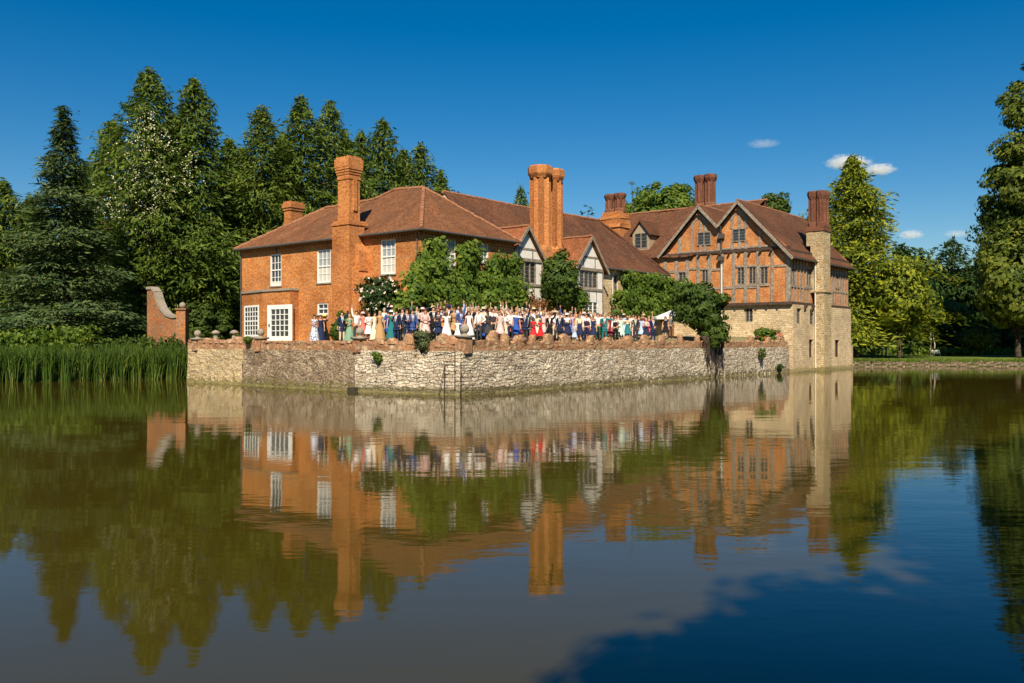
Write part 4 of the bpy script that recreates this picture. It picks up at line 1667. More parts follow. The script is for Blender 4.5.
# white bench on the far lawn
bw = thing_w('garden_bench', 'small white bench on the far lawn beneath the dark trees', 'bench', at(936.5, 112, 1.0), None, .1)
bw.scale = (.72, .72, .72)
mb = MB()
for i in range(3):
    mb.box(-.75, .75, -.22 + .15 * i, -.1 + .15 * i, .42, .46)
mb.build('seat', M_WHITE, bw, site=False)
mb = MB()
for i in range(3):
    mb.box(-.75, .75, .24, .28, .55 + .16 * i, .66 + .16 * i)
mb.build('backrest', M_WHITE, bw, site=False)
for sx in (-.68, .62):
    for sy in (-.2, .22):
        mb = MB()
        mb.box(sx, sx + .06, sy, sy + .06, -.1, .42 if sy < 0 else 1.0)
        mb.build('leg', M_WHITE, bw, site=False)

# parasol on the terrace
pu, pv_ = u_at(671, 3.6), 3.6
pb_ = thing('parasol', 'white open garden parasol on the terrace between the guests and the fig tree', 'parasol', pu, pv_, tz(pu, pv_))
mb = MB()
zt = z_at(310.5, pu, pv_)
mb.col(pu, pv_, 1.45, zt - .55, .04, zt, 8)
mb.col(pu, pv_, 1.45, zt - .72, 1.45, zt - .552, 8, cap=False)
mb.build('canopy', M_WHITE, pb_)
mb = MB()
mb.tube([(pu, pv_, tz(pu, pv_)), (pu, pv_, zt - .1)], .03)
mb.build('pole', M_DOORW, pb_)

# ================================================================== plants on and by the buildings
def plant(name, label, cat, u, v, z, data, m, group=None, limbs=True, r=.1, bark=None):
    t = thing(name, label, cat, u, v, z, group)
    t.rotation_euler = (0, 0, 0)
    C, A, B, lm = data
    leaf_obj('foliage', C, A, B, m, t)
    if limbs:
        mb = MB()
        for L in lm:
            mb.tube(L, [r, r * .6, r * .25], 5)
        mb.build('stem', bark or M_BARK, t, True, site=False)
    return t


def wall_mass(seed, n, leaf, path, zbase, thick, per=60, axis='u'):
    """a climbing mass against a wall: clumps fill (along, height) boxes; site coordinates turned into local world offsets"""
    g = np.random.default_rng(seed)
    Cs, As, Bs = [], [], []
    for (a0, a1, z0, z1, w0, w1, cnt) in path:
        c = np.stack([g.uniform(a0, a1, cnt), g.uniform(w0, w1, cnt), g.uniform(z0, z1, cnt)], 1)
        rr = g.uniform(.35, .75, cnt)
        q = unit(g.normal(size=(cnt, per, 3)))
        Pp = (c[:, None, :] + q * (g.uniform(.3, 1, (cnt, per, 1)) ** .6) * rr[:, None, None]).reshape(-1, 3)
        m_ = len(Pp)
        out = q.reshape(-1, 3) + np.array([0, -.9, .3])
        a = unit(np.cross(out + g.normal(0, .4, (m_, 3)), g.normal(size=(m_, 3))))
        a[:, 2] -= .35
        a = unit(a)
        b = unit(np.cross(a, out + g.normal(0, .4, (m_, 3))))
        s = leaf * g.uniform(.55, 1.3, (m_, 1))
        Cs.append(Pp)
        As.append(a * s)
        Bs.append(b * s * .6)
    return np.concatenate(Cs), np.concatenate(As), np.concatenate(Bs)


def climber(name, label, u, v, boxes, seed, leaf, m, stems, group=None, per=60, cat='climbing plant'):
    t = thing(name, label, cat, u, v, GR, group)
    C, A, B = wall_mass(seed, 0, leaf, boxes, 0, 0, per)
    leaf_obj('foliage', C, A, B, m, t, (u, v, GR))
    mb = MB()
    for L in stems:
        mb.tube(L, [.09] + [.05] * (len(L) - 2) + [.02], 5)
    mb.build('stem', M_BARK, t, True)
    return t


def bx(x0, x1, y0, y1, v, thick, cnt):
    """pixel window -> box (along u) at wall line v"""
    a0, a1 = u_at(x0, v), u_at(x1, v)
    m = (a0 + a1) / 2
    return (a0, a1, z_at(y1, m, v), z_at(y0, m, v), v - thick, v, cnt)


VW = 6.7
climber('climbing_wisteria', 'dense green wisteria covering the right hand wall of the brick house', 7, 6.6,
        [bx(398, 440, 287, 312, 5.9, 1.4, 58), bx(408, 434, 264, 290, 6.3, 1.2, 36), bx(424, 437, 245, 266, 6.8, .6, 18), bx(436, 460, 276, 306, 6.5, 1.0, 40),
         bx(459, 474, 248, 300, 6.7, .7, 38), bx(470, 482, 272, 300, 6.6, .8, 26), bx(488, 515, 259, 274, 6.8, .5, 26), bx(482, 515, 280, 308, 6.4, 1.0, 54), bx(440, 500, 297, 312, 5.8, 1.0, 42)],
        11, .17, L_LIME, [[(6, 6.7, GR - .2), (6.3, 6.5, GR + 2), (7.2, 6.6, GR + 4.6)], [(9, 6.7, GR - .2), (9.5, 6.5, GR + 2), (11.5, 6.6, GR + 4)], [(8, 6.7, GR - .2), (7.6, 6.4, GR + 3), (8.6, 6.6, GR + 5)]])
climber('climbing_creeper', 'bright green creeper spread over the stone wall at the right end of the low range', 29, 7.8,
        [bx(621, 668, 279, 300, 7.9, .7, 74), bx(611, 672, 296, 318, 7.5, 1.0, 86), bx(624, 640, 277, 284, 7.9, .4, 14), bx(664, 690, 284, 312, 7.6, 1.0, 40)],
        12, .19, L_LIME, [[(28, 7.8, GR - .2), (28.4, 7.6, GR + 2), (30, 7.8, GR + 3.5)], [(31, 7.8, GR - .2), (32, 7.6, GR + 2), (34, 7.8, GR + 3)]])


def pos(px, v):
    return u_at(px, v)


def bush_px(name, label, px0, px1, py0, py1, v, seed, ncl, per, leaf, m, rc, cat='bush', z=None):
    u = u_at((px0 + px1) / 2, v)
    w = W(u, v)
    r = (px1 - px0) / 2 * w.y / F
    zt = z_at(py0, u, v)
    z0 = tz(u, v) if z is None else z
    zb = max(z_at(py1, u, v) - z0, .05)
    return plant(name, label, cat, u, v, z0, broad(seed, zt - z0, r, r * .8, zb, ncl, per, leaf, rc, .3), m)


bush_px('round_bush', 'large round olive green bush between the two white gables', 537, 584, 250, 312, 6.2, 21, 110, 80, .16, L_BUSH, .7)
bush_px('rusty_shrub', 'rust brown shrub under the left white gable', 506, 548, 292, 318, 5.9, 23, 40, 50, .13, L_RUST, .5, 'shrub')
bush_px('green_shrub', 'low bright green shrub below the right white gable', 560, 590, 286, 316, 6.0, 24, 50, 60, .15, L_LIME, .55, 'shrub')
rs = bush_px('rose_bush', 'tall rose bush full of pale pink blossoms at the brick house corner', 357, 402, 274, 322, v_at(380, 3.0), 25, 100, 70, .13, L_DARK, .55, 'rose bush')
g = np.random.default_rng(3)
src = rs.children[0].data
co = np.zeros(len(src.vertices) * 3)
src.vertices.foreach_get('co', co)
co = co.reshape(-1, 4, 3).mean(1)
cen = co.mean(0)
outw = (co - cen) / np.abs(co - cen).max(0)
score = -outw[:, 1] * .8 + outw[:, 2] * .3 - outw[:, 0] * .2 + g.normal(0, .25, len(co))
sel = np.argsort(-score)[:1500]
sel = g.choice(sel, 62, replace=False)
cc = np.repeat(co[sel], 7, 0) + g.normal(0, .05, (62 * 7, 3)) + np.array([-.02, -.14, .04])
a_, b_ = rand_axes(g, len(cc), .066, .9)
leaf_obj('blossom', cc, a_, b_, L_ROSE, rs)

u = u_at(333, .9)
# shrubs along the foot of the brick house
for (x0, x1, y0, y1, uu, lab, mm, sd_) in ((329, 345, 318, 342, 2.2, 'small green shrub behind the guests under the little window', L_DECID, 31), (336, 352, 308, 330, 2.6, 'yellow green shrub at the foot of the tall brick chimney', L_LIME, 32)):
    vv = v_at((x0 + x1) / 2, uu)
    w = W(uu, vv)
    r = (x1 - x0) / 2 * w.y / F
    z0 = tz(uu, vv)
    plant('green_shrub', lab, 'shrub', uu, vv, z0, broad(sd_, z_at(y0, uu, vv) - z0, r, r, .1, 26, 50, .11, .35, .3), mm)
# lavender clump hanging over the wall
p = on_wall(421.5, 0)
plant('lavender_clump', 'grey green lavender clump hanging over the moat wall parapet', 'plant', p[0] + .05, p[1], H - .75, broad(33, 1.5, .62, .62, .15, 30, 110, .085, .28, .2), L_LAV)
# little tufts growing from the wall
for i, (px, y0, y1, s, lab, mm) in enumerate(((379, 350, 365, 0, 'small green weed growing from the left part of the moat wall', L_LIME),
                                            (762, 346, 362, 9, 'trailing green weed on the moat wall near the manor', L_DECID),
                                            (818, 360, 369, 9, 'small green tuft at the waterline below the stone chimney', L_DARK),
                                            (780, 362, 374, 9, 'dark weed hanging where the moat wall meets the manor', L_DARK),
                                            (250, 337, 343, 1, 'low green plant on the moat wall under the bay window', L_LIME))):
    if s == 9:
        q = (u_at(px, -.35), -.35)
    else:
        q = on_wall(px, s)
        q = (q[0] - .15, q[1])
    zz = z_at(y1, *q)
    hh_ = z_at(y0, *q) - zz
    plant('wall_weed', lab, 'plant', q[0], q[1], zz, broad(60 + i, hh_, .42, .3, 0, 14, 22, .09, .2, .2), mm, 'weeds on the moat wall', r=.015)
# flowers on the parapet near the manor
q = (u_at(766, 1.2), 1.2)
fl = plant('flower_bed', 'leafy yellow green plant with red flowers on the parapet below the manor window', 'plant', q[0], q[1], H - .2, broad(70, 1.55, 1.5, .7, 0, 40, 50, .13, .42, .2), L_LIME, r=.03)
g = np.random.default_rng(9)
cc = np.repeat(g.uniform((-1.9, -.9, .5), (1.7, -.4, 1.0), (9, 3)), 4, 0) + g.normal(0, .05, (36, 3))
a_, b_ = rand_axes(g, 36, .07, .9)
leaf_obj('blossom', cc, a_, b_, L_FLOWR, fl)

# fig tree leaning over the wall
uf, vf = u_at(700, .9), 0.9
fz = tz(uf, vf)
ft = thing('fig_tree', 'broad dark green tree leaning over the moat wall with trailing stems', 'tree', uf, vf, fz)
ft.rotation_euler = (0, 0, 0)
d_ = W(uf, vf).y
C1, A1, B1, l1 = broad(41, z_at(281, uf, vf) - fz, 32 * d_ / F, 2.2, z_at(332, uf, vf) - fz, 130, 80, .2, .75, .2)
C2, A2, B2, l2 = broad(42, 1.6, 1.15, .8, -1.0, 26, 70, .18, .5, .2)
C2 = C2 + np.array([.9, -1.0, .2])
l2 = [[tuple(np.array(p) + np.array([.9, -1.0, .2]) * min(1, i * .6)) for i, p in enumerate(L)] for L in l2]
leaf_obj('crown', np.concatenate([C1, C2]), np.concatenate([A1, A2]), np.concatenate([B1, B2]), L_BUSH, ft)
mb = MB()
mb.tube([(0, 0, -.2), (.1, -.2, .6), (.3, -.3, 1.5), (.5, -.3, 2.4)], [.22, .18, .13, .06], 8)
for L in l1:
    mb.tube(L, [.08, .05, .02], 5)
mb.build('trunk', M_BARK, ft, True, site=False)
mb = MB()
rr_ = random.Random(4)
for i in range(26):
    px = rr_.uniform(699, 727)
    uu = u_at(px, -.35) - uf
    q0 = Vector(((uu) * UX - (-.35 - vf) * UY, (uu) * UY + (-.35 - vf) * UX, .3))
    low = -2.3 if px < 713 else -2.6
    if i > 14:
        low *= rr_.uniform(.4, .8)
    conv = rr_.uniform(.3, .75)
    tx = (u_at(711 if px < 713 else 716, -.4) - uf)
    q1 = Vector((tx * UX + (.4 + vf) * UY, tx * UY - (.4 + vf) * UX, low))
    qm = q0.lerp(q1, .5) + Vector((rr_.uniform(-.12, .12), 0, .2))
    qe = q0.lerp(q1, conv if i > 8 else 1)
    qe.z = low
    mb.tube([q0 + Vector((0, .3, .2)), q0, qm, qe], [.03, .035, .03, .015], 4)
mb.build('trailing_stem', M_TIMBERD, ft, True, site=False)['kind'] = 'stuff'

# ================================================================== reeds and bank growth (uncountable)
def blades(name, lab, n, f, hmin, hmax, w, m, seed, lean=.18):
    g = np.random.default_rng(seed)
    base = f(g, n)
    hgt = g.uniform(hmin, hmax, n)
    d = g.normal(0, lean, (n, 2))
    az = g.uniform(0, math.pi, n)
    sx, sy = np.cos(az) * w, np.sin(az) * w
    V = np.zeros((n, 5, 3))
    V[:, 0] = base + np.stack([-sx, -sy, 0 * sx], 1)
    V[:, 1] = base + np.stack([sx, sy, 0 * sx], 1)
    mid_ = base + np.stack([d[:, 0] * hgt * .3, d[:, 1] * hgt * .3, hgt * .6], 1)
    V[:, 2] = mid_ + np.stack([sx, sy, 0 * sx], 1) * .8
    V[:, 3] = mid_ - np.stack([sx, sy, 0 * sx], 1) * .8
    V[:, 4] = base + np.stack([d[:, 0] * hgt, d[:, 1] * hgt, hgt * (1 - np.abs(d[:, 0]) * .5)], 1)
    me = bpy.data.meshes.new(name)
    b = np.arange(n)[:, None] * 5
    F4 = (b + np.array([0, 1, 2, 3])).tolist()
    F3 = (b + np.array([3, 2, 4])).tolist()
    me.from_pydata(V.reshape(-1, 3).tolist(), [], F4 + F3)
    me.materials.append(m)
    o = bpy.data.objects.new(name, me)
    link(o)
    if lab:
        tag(o, lab, 'reeds', None, 'stuff')
    return o


def reed_base(g, n):
    px = g.uniform(-60, 190, n)
    t = np.clip(px / 190, -.4, 1)
    d = 59.6 + 6.8 * np.clip(t, 0, 1) + 1.2 * np.clip(t, -1, 0) + np.abs(g.normal(0, 1.5, n)) + .25 * np.sin(px * .35)
    return np.stack([(px - 512) / F * d, d, np.full(n, -.15)], 1)


blades('reeds', 'tall green reeds growing in the water along the left bank', 10500, reed_base, 1.6, 3.1, .03, L_REED, 5, .16)
blades('reed_stalks', 'short yellow reed stalks at the waterline of the left bank', 1300, reed_base, .5, 1.3, .025, m_leaf('leaf_straw', (.14, .12, .03), (.26, .21, .06), (.38, .30, .10), .2), 6, .15)


def scatter(name, lab, cat, n, xs, ys, zs, leaf, m, seed, clump=40, rc=.5):
    g = np.random.default_rng(seed)
    c = np.stack([g.uniform(*xs, n), g.uniform(*ys, n), g.uniform(*zs, n)], 1)
    q = unit(g.normal(size=(n, clump, 3))) * (g.uniform(.2, 1, (n, clump, 1)) ** .6) * rc
    Pp = (c[:, None, :] + q).reshape(-1, 3)
    a, b = rand_axes(g, len(Pp), leaf, .6)
    o = leaf_obj(name, Pp, a, b, m)
    tag(o, lab, cat, None, 'stuff')
    return o


scatter('undergrowth', 'pale yellow green leafy growth behind the reeds on the left bank', 'undergrowth', 150, (-47, -31), (63.5, 66.5), (1.9, 3.5), .2, L_LIME, 61, 40, .7)
scatter('undergrowth', 'mid green leafy growth behind the reeds below the garden wall', 'undergrowth', 110, (-33, -25.0), (67.5, 69.2), (1.2, 2.8), .17, L_BUSH, 62, 40, .6)
def lawn_base(g, n):
    x = g.uniform(36.5, 66, n)
    return np.stack([x, 98.0 + .06 * (x - 36) + np.abs(g.normal(0, 1, n)) * 3.2, np.full(n, .42)], 1)
blades('grass', None, 9000, lawn_base, .2, .6, .03, L_LIME, 8, .3)
bpy.data.objects['grass']['kind'] = 'stuff'
bpy.data.objects['grass']['label'] = 'ragged sunlit grass on the edge of the far bank'
bpy.data.objects['grass']['category'] = 'grass'
scatter('shrubbery', 'dark low shrubbery under the trees behind the far lawn', 'shrubbery', 330, (34, 84), (121, 128), (.8, 5.2), .42, L_DARK, 63, 40, 1.1)
scatter('tall_grass', 'strip of bright green tall grass behind the far lawn', 'grass', 200, (36, 78), (116, 119.5), (1.0, 1.7), .22, L_LIME, 64, 30, .55)
scatter('shrubbery', 'dark low shrubbery under the conifers behind the brick house', 'shrubbery', 300, (-60, -8), (88, 98), (.8, 6.0), .42, L_DARK, 65, 40, 1.2)

# ================================================================== trees
def tr(name, label, px, py, d, rad, seed, m, shape, leaf=.36, nbr=150, dens=8.5, z0=.9, group=None, droop=.28, rise=.12, spread=.4, start=.05, lump=.42, flat=0.0, trunk=.4, bark=None):
    loc = at(px, d, z0)
    h = top(py, d) - z0
    return put_tree(name, label, loc, conifer(seed, h, rad, nbr, leaf, shape, droop, rise, dens, spread, flat, start, lump), m, h, trunk, group, bark, .97)


def s_thuja(t):
    return (max(0.0, 1 - t) ** .62) * (.72 + .5 * min(1, t * 2.6)) * (.95 + .08 * math.sin(t * 23)) + .03


def s_cone(t):
    return (1 - t) ** .8 * (.8 + .2 * min(1, t * 4)) + .02


GL = 'tall conifers behind the brick house'
tr('cypress_tree', 'tallest dark conifer on the left, hung with cream blossom', 149, 70, 86, 6.5, 1, L_CONIF, s_thuja, nbr=673, group=GL, leaf=0.31)
tr('cypress_tree', 'second tallest dark conifer, just right of the cream blossom', 195, 81, 88, 6.4, 2, L_CONIF, s_thuja, nbr=645, group=GL, leaf=0.31)
tr('cypress_tree', 'dark conifer with a double shoulder left of the tallest one', 112, 122, 91, 5.9, 3, L_CONIF, s_thuja, nbr=528, group=GL, leaf=0.33)
tr('cypress_tree', 'narrow pointed conifer above the left end of the brick house', 262, 108, 92, 5.8, 4, L_CONIF2, s_thuja, nbr=556, group=GL, leaf=0.31)
tr('cypress_tree', 'pointed conifer right above the small brick chimney', 301, 98, 95, 5.9, 5, L_CONIF, s_thuja, nbr=586, group=GL, leaf=0.31)
tr('cypress_tree', 'pointed conifer standing close left of the tall brick chimney top', 330, 103, 97, 5.8, 6, L_CONIF2, s_thuja, nbr=556, group=GL, leaf=0.31)
tr('cypress_tree', 'conifer with thin leader just right of the tall brick chimney', 383, 121, 100, 5.9, 7, L_CONIF, s_thuja, nbr=528, group=GL, leaf=0.31)
tr('cypress_tree', 'lower blunt conifer between the tall chimney and the thin-tipped one', 361, 133, 101, 5.0, 8, L_CONIF, s_thuja, nbr=438, group=GL, leaf=0.31)
tr('cypress_tree', 'last and lowest conifer of the row, above the main hip of the roof', 421, 145, 103, 5.0, 9, L_CONIF2, s_thuja, nbr=438, group=GL, leaf=0.31)
tr('cypress_tree', 'short conifer filling the dip between two taller ones left of the house', 229, 140, 96, 5.6, 10, L_CONIF, s_thuja, nbr=438, group=GL, leaf=0.33)
tr('cypress_tree', 'olive green conifer at the left edge behind the cedar', 4, 183, 92, 5.4, 11, L_CONIF2, s_thuja, nbr=411, leaf=0.33)

for i, (px, py, d, rad, lab) in enumerate(((172, 118, 93, 4.8, 'conifer half hidden between the two tallest ones'), (243, 150, 99, 4.8, 'low conifer tight behind the narrow pointed one'), (283, 135, 100, 4.8, 'conifer filling the gap above the small brick chimney'),
                                          (346, 138, 104, 4.6, 'low conifer directly behind the tall brick chimney'), (404, 150, 106, 4.6, 'low conifer between the thin-tipped and the last one'), (86, 165, 98, 5.0, 'dark conifer behind the cedar, right of its tip'), (30, 200, 96, 4.6, 'low dark conifer behind the cedar, left of its tip'), (441, 172, 108, 3.6, 'lowest conifer tip just over the ridge right of the hip'))):
    tr('cypress_tree', lab, px, py, d, rad, 100 + i, L_CONIF if i % 2 else L_CONIF2, s_thuja, nbr=450, group=GL, leaf=.33, droop=.2 + .05 * (i % 3))

# blossom hanging in the tallest conifer
g = np.random.default_rng(77)
cr = thing_w('climbing_rose', 'cream flowering climber hanging down the front of the tallest conifer', 'climbing plant', at(150, 81, .9))
spots = [(147, 112), (140, 122), (152, 128), (136, 138), (158, 133), (146, 150), (126, 152), (165, 145), (130, 165), (124, 172), (150, 170), (160, 178), (146, 185), (170, 192), (158, 200), (140, 210), (152, 214), (166, 206), (120, 205), (110, 200), (116, 215), (108, 208), (145, 225), (155, 190), (128, 190), (150, 235), (135, 222), (183, 165), (187, 180), (190, 160)]
cc = []
for x, y in spots:
    n_ = int(g.integers(7, 20))
    q = at(x, 82.0)
    q.z = top(y, 82.0)
    cc.append(np.array(q) + g.normal(0, 1, (n_, 3)) * np.array([.75, .4, .7]) + np.array([0, g.uniform(-.6, .4), 0]))
cc = np.concatenate(cc)
cc = np.repeat(cc, 4, 0) + g.normal(0, .11, (len(cc) * 4, 3))
a_, b_ = rand_axes(g, len(cc), .075, .8)
leaf_obj('blossom', cc - np.array(cr.location), a_, b_, L_CREAM, cr)
mb = MB()
mb.tube([(0, 4.4, 0), (-.4, 4.2, 6), (.3, 4.0, 12), (-.2, 3.8, 18), (-.1, 3.8, 20.5)], [.12, .1, .08, .05, .02], 6)
mb.build('stem', M_BARK, cr, True, site=False)


# cedar with layered plates
def s_cedar(t):
    return (1 - t) ** 1.12 * (.86 + .2 * math.sin(t * 43)) * (.82 + .18 * min(1, t * 6)) * 1.08 + .02


h_ = top(107, 73) - .9
put_tree('cedar_tree', 'big blue green cedar with layered drooping branches on the left bank', at(64, 73, .9), conifer(21, h_, 8.0, 330, .27, s_cedar, .13, .05, 34, .7, .5, .02, .12), L_CEDAR, h_, .4, None, None, .98)
# clipped green cones and small trees between
for i, (px, py, d, rad, lab) in enumerate(((199, 298, 74, 1.3, 'clipped green conical shrub left of the brick house'), (218, 306, 76, 1.1, 'smaller clipped green shrub beside the brick house corner'))):
    h = top(py, d) - 1
    t = thing_w('topiary_cone', lab, 'shrub', at(px, d, 1.0), 'clipped shrubs by the house')
    C, A, B, lm = broad(80 + i, h, rad, rad, .1, 70, 90, .13, .42, .5)
    leaf_obj('foliage', C, A, B, L_DECID, t)
    mb = MB()
    mb.tube([(0, 0, -.1), (0, 0, h * .6)], [.1, .03], 6)
    mb.build('stem', M_BARK, t, True, site=False)

# trees seen over the roofs
def btree(name, label, px, py, d, rx, zlow, seed, m, ncl, per, leaf, rc, z0=.9, trunk=.35, group=None, bark=None, ry=None):
    loc = at(px, d, z0)
    h = top(py, d) - z0
    return put_tree(name, label, loc, broad(seed, h, rx, ry or rx, zlow, ncl, per, leaf, rc), m, h, trunk, group, bark, .8)


btree('broadleaf_tree', 'wide sunlit yellow green tree crown behind the manor roofs', 663, 183, 128, 5.9, 11, 31, L_LIME, 420, 110, .28, 1.3)
btree('broadleaf_tree', 'small green crown peeping over the roof right of the twin gables', 774, 190, 124, 3.0, 12, 32, L_DECID, 140, 90, .26, 1.1)
tr('cypress_tree', 'dark tree tip showing left of the twin orange chimney', 521, 188, 112, 3.9, 12, L_CONIF, s_thuja, nbr=262, leaf=0.30)
tr('cedar_tree', 'small flat-topped cedar tip showing over the low range roof', 588, 206, 118, 2.7, 13, L_CEDAR, lambda t: .8 * (1 - t) ** .4 + .08, nbr=60, flat=.7, droop=.02, rise=.15, leaf=.34)

# right bank
def s_gold(t):
    return (1 - t) ** .78 * (.78 + .3 * min(1, t * 3.2)) * (.95 + .09 * math.sin(t * 19)) + .02


tr('golden_conifer', 'big golden green conifer beside the manor on the far bank', 853, 158, 106, 8.5, 14, L_GOLD, s_gold, nbr=620, leaf=.36, dens=11, spread=.75, start=.09, trunk=.5, droop=.22, lump=.55)
btree('broadleaf_tree', 'rounded bright golden green tree at the lower right side of the golden conifer', 899, 258, 102, 3.7, 3.2, 133, L_GOLD, 150, 110, .26, 1.3, trunk=.2)
tr('pine_tree', 'dark loose-crowned pine on the far right behind the lawn', 951, 240, 142, 4.6, 15, L_DARK, lambda t: .35 + .65 * (1 - t) ** .6 if t < .97 else .1, nbr=150, leaf=.5, dens=7, spread=.6, start=.12)
btree('broadleaf_tree', 'dark green tree close behind the golden conifer', 908, 246, 138, 5.0, 3, 33, L_DARK, 120, 80, .42, 1.6)
btree('broadleaf_tree', 'mid green bushy tree below the pine on the far lawn', 925, 292, 128, 5.2, 1.2, 34, L_BUSH, 130, 80, .36, 1.5)
btree('broadleaf_tree', 'dark tree between the pine and the huge right edge tree', 985, 262, 140, 5.2, 2, 35, L_DARK, 130, 80, .42, 1.7)
big = btree('lime_tree', 'huge sunlit tree at the right edge of the picture', 1066, 70, 104, 9.2, 2.6, 36, L_MAG, 620, 150, .30, 1.6, trunk=.6)
btree('broadleaf_tree', 'sunlit spreading tree merging into the base of the huge right edge tree', 1018, 225, 101.5, 5.0, 2.4, 37, L_MAG, 260, 110, .28, 1.4, trunk=.3)
btree('broadleaf_tree', 'small olive bush-like tree left of the huge tree trunk', 979, 325, 108, 2.3, .6, 38, L_DECID, 60, 60, .24, .8, trunk=.1)
for i, (px, d, hh_, lab) in enumerate(((930, 110, 5.6, 'thin pale birch sapling by the white bench'), (886, 112, 4.6, 'thin pale twin sapling under the golden conifer'))):
    t = thing_w('birch_sapling', lab, 'tree', at(px, d, .95), 'saplings on the far lawn')
    C, A, B, lm = broad(90 + i, hh_ + 2.5, 1.5, 1.3, 2.6, 26, 40, .22, .7, .2)
    leaf_obj('crown', C, A, B, L_DECID, t)
    mb = MB()
    mb.tube([(0, 0, -.1), (.1, 0, 2), (.0, 0, hh_ + 1)], [.13, .1, .03], 6)
    mb.tube([(.5 - i, .1, -.1), (.6 - i, 0, 1.4), (.3 - i * .5, 0, 3.2)], [.1, .08, .02], 6)
    mb.build('trunk', M_BARKP, t, True, site=False)

# woodland trees further back, copies with their own size and turn
proto = btree('broadleaf_tree', 'dark woodland tree low behind the golden conifer', 880, 285, 150, 6, 1, 39, L_DARK, 150, 80, .5, 1.9, group='woodland trees in the distance')
fills = [(840, 152, 1.1, 'dark woodland tree hidden mostly by the stone chimney end'), (928, 150, 1.2, 'dark woodland tree behind the bushy mid green tree'), (966, 148, 1.25, 'dark woodland tree rising right behind the pine'), (948, 156, .8, 'dark woodland tree behind the pine trunk'),
         (972, 150, .85, 'dark woodland tree low between pine and huge tree'), (1008, 146, 1.0, 'dark woodland tree behind the yellow spreading branches'),
         (1040, 140, 1.2, 'dark woodland tree behind the huge tree at the picture edge'),
         (20, 104, .95, 'dark woodland tree low behind the cedar'), (70, 108, .95, 'dark woodland tree directly behind the cedar'), (-25, 98, 1.1, 'dark woodland tree beyond the left picture edge'),
         (130, 106, .9, 'dark woodland tree low behind the garden wall'), (180, 108, .9, 'dark woodland tree low between garden wall and house'), (235, 110, .9, 'dark woodland tree beside the brick house corner')]
for i, (px, d, s, lab) in enumerate(fills):
    copy_tree(proto, at(px, d, .8), 1.3 * i, (s, s, s * rnd.uniform(.9, 1.1)), lab)

# tall trees on the near bank behind the camera: their shade lies over the right of the water
shade = put_tree('broadleaf_tree', 'tall shade tree on the near bank, first to the right of the viewpoint', (9.4, -6.5, .6), broad(40, 23.5, 5.8, 5.0, 2.5, 380, 130, .42, 2.3, .2), L_DARK, 24.5, .5, 'shade trees on the near bank', None, .8)
for i, (x, y, s, lab) in enumerate(((3.1, -5.5, .62, 'lower shade tree on the near bank, directly behind the viewpoint'), (14.4, -3, 1.1, 'shade tree on the near bank, second to the right of the viewpoint'),
                                   (20.5, 1.5, 1.2, 'shade tree on the near bank, third to the right of the viewpoint'), (30, 4, 1.22, 'shade tree on the near bank, fourth to the right of the viewpoint'), (40, 9, 1.25, 'shade tree on the near bank, farthest to the right of the viewpoint'))):
    copy_tree(shade, (x, y, .6), 1.1 + 2.0 * i, (s, s, s), lab)

# ================================================================== people
DG = None
J0 = {'pel': (0, 0, .96), 'spi': (0, .005, 1.15), 'che': (0, .01, 1.33), 'nb': (0, .01, 1.47), 'nk': (0, 0, 1.535), 'hd': (0, -.012, 1.615), 'ht': (0, -.005, 1.70),
      'sl': (.185, .01, 1.42), 'sr': (-.185, .01, 1.42), 'hl': (.095, 0, .91), 'hr': (-.095, 0, .91),
      'kl': (.105, -.015, .50), 'kr': (-.105, -.015, .50), 'al': (.11, .01, .085), 'ar': (-.11, .01, .085), 'tl': (.125, -.15, .04), 'tr': (-.125, -.15, .04)}
ARMS = {  # shoulder -> elbow, wrist, (hand direction)
    'down': ((.235, .03, 1.15), (.25, -.04, .90), (.02, -.06, -1)),
    'up': ((.33, -.03, 1.62), (.30, -.06, 1.88), (.05, -.05, 1)),
    'high': ((.25, -.02, 1.68), (.27, -.05, 1.95), (-.1, -.05, 1)),
    'wave': ((.40, -.04, 1.50), (.50, -.08, 1.74), (.15, -.05, 1)),
    'bent': ((.24, .04, 1.16), (.10, -.24, 1.17), (-.6, -.5, .2)),
    'side': ((.45, -.02, 1.38), (.69, -.06, 1.36), (1, -.1, 0)),
    'hip': ((.36, .08, 1.18), (.17, -.06, 1.03), (-.7, -.2, -.3)),
    'glass': ((.25, .0, 1.17), (.2, -.25, 1.28), (-.1, -.8, .5)),
}


def skin(verts, edges, radii, name, m, sub=1, smooth=True):
    me = bpy.data.meshes.new(name)
    me.from_pydata(verts, edges, [])
    o = bpy.data.objects.new(name, me)
    COL.objects.link(o)
    md = o.modifiers.new('skin', 'SKIN')
    md.use_smooth_shade = True
    sv = me.skin_vertices[0].data
    for i, r in enumerate(radii):
        sv[i].radius = r if isinstance(r, tuple) else (r, r)
        sv[i].use_root = (i == 0)
    if sub:
        sd_ = o.modifiers.new('sub', 'SUBSURF')
        sd_.levels = sub
        sd_.render_levels = sub
    dg = bpy.context.evaluated_depsgraph_get()
    ev = o.evaluated_get(dg)
    out = bpy.data.meshes.new_from_object(ev)
    out.name = name
    out.materials.clear()
    out.materials.append(m)
    bpy.data.objects.remove(o)
    bpy.data.meshes.remove(me)
    return out


def mirror(p):
    return (-p[0], p[1], p[2])


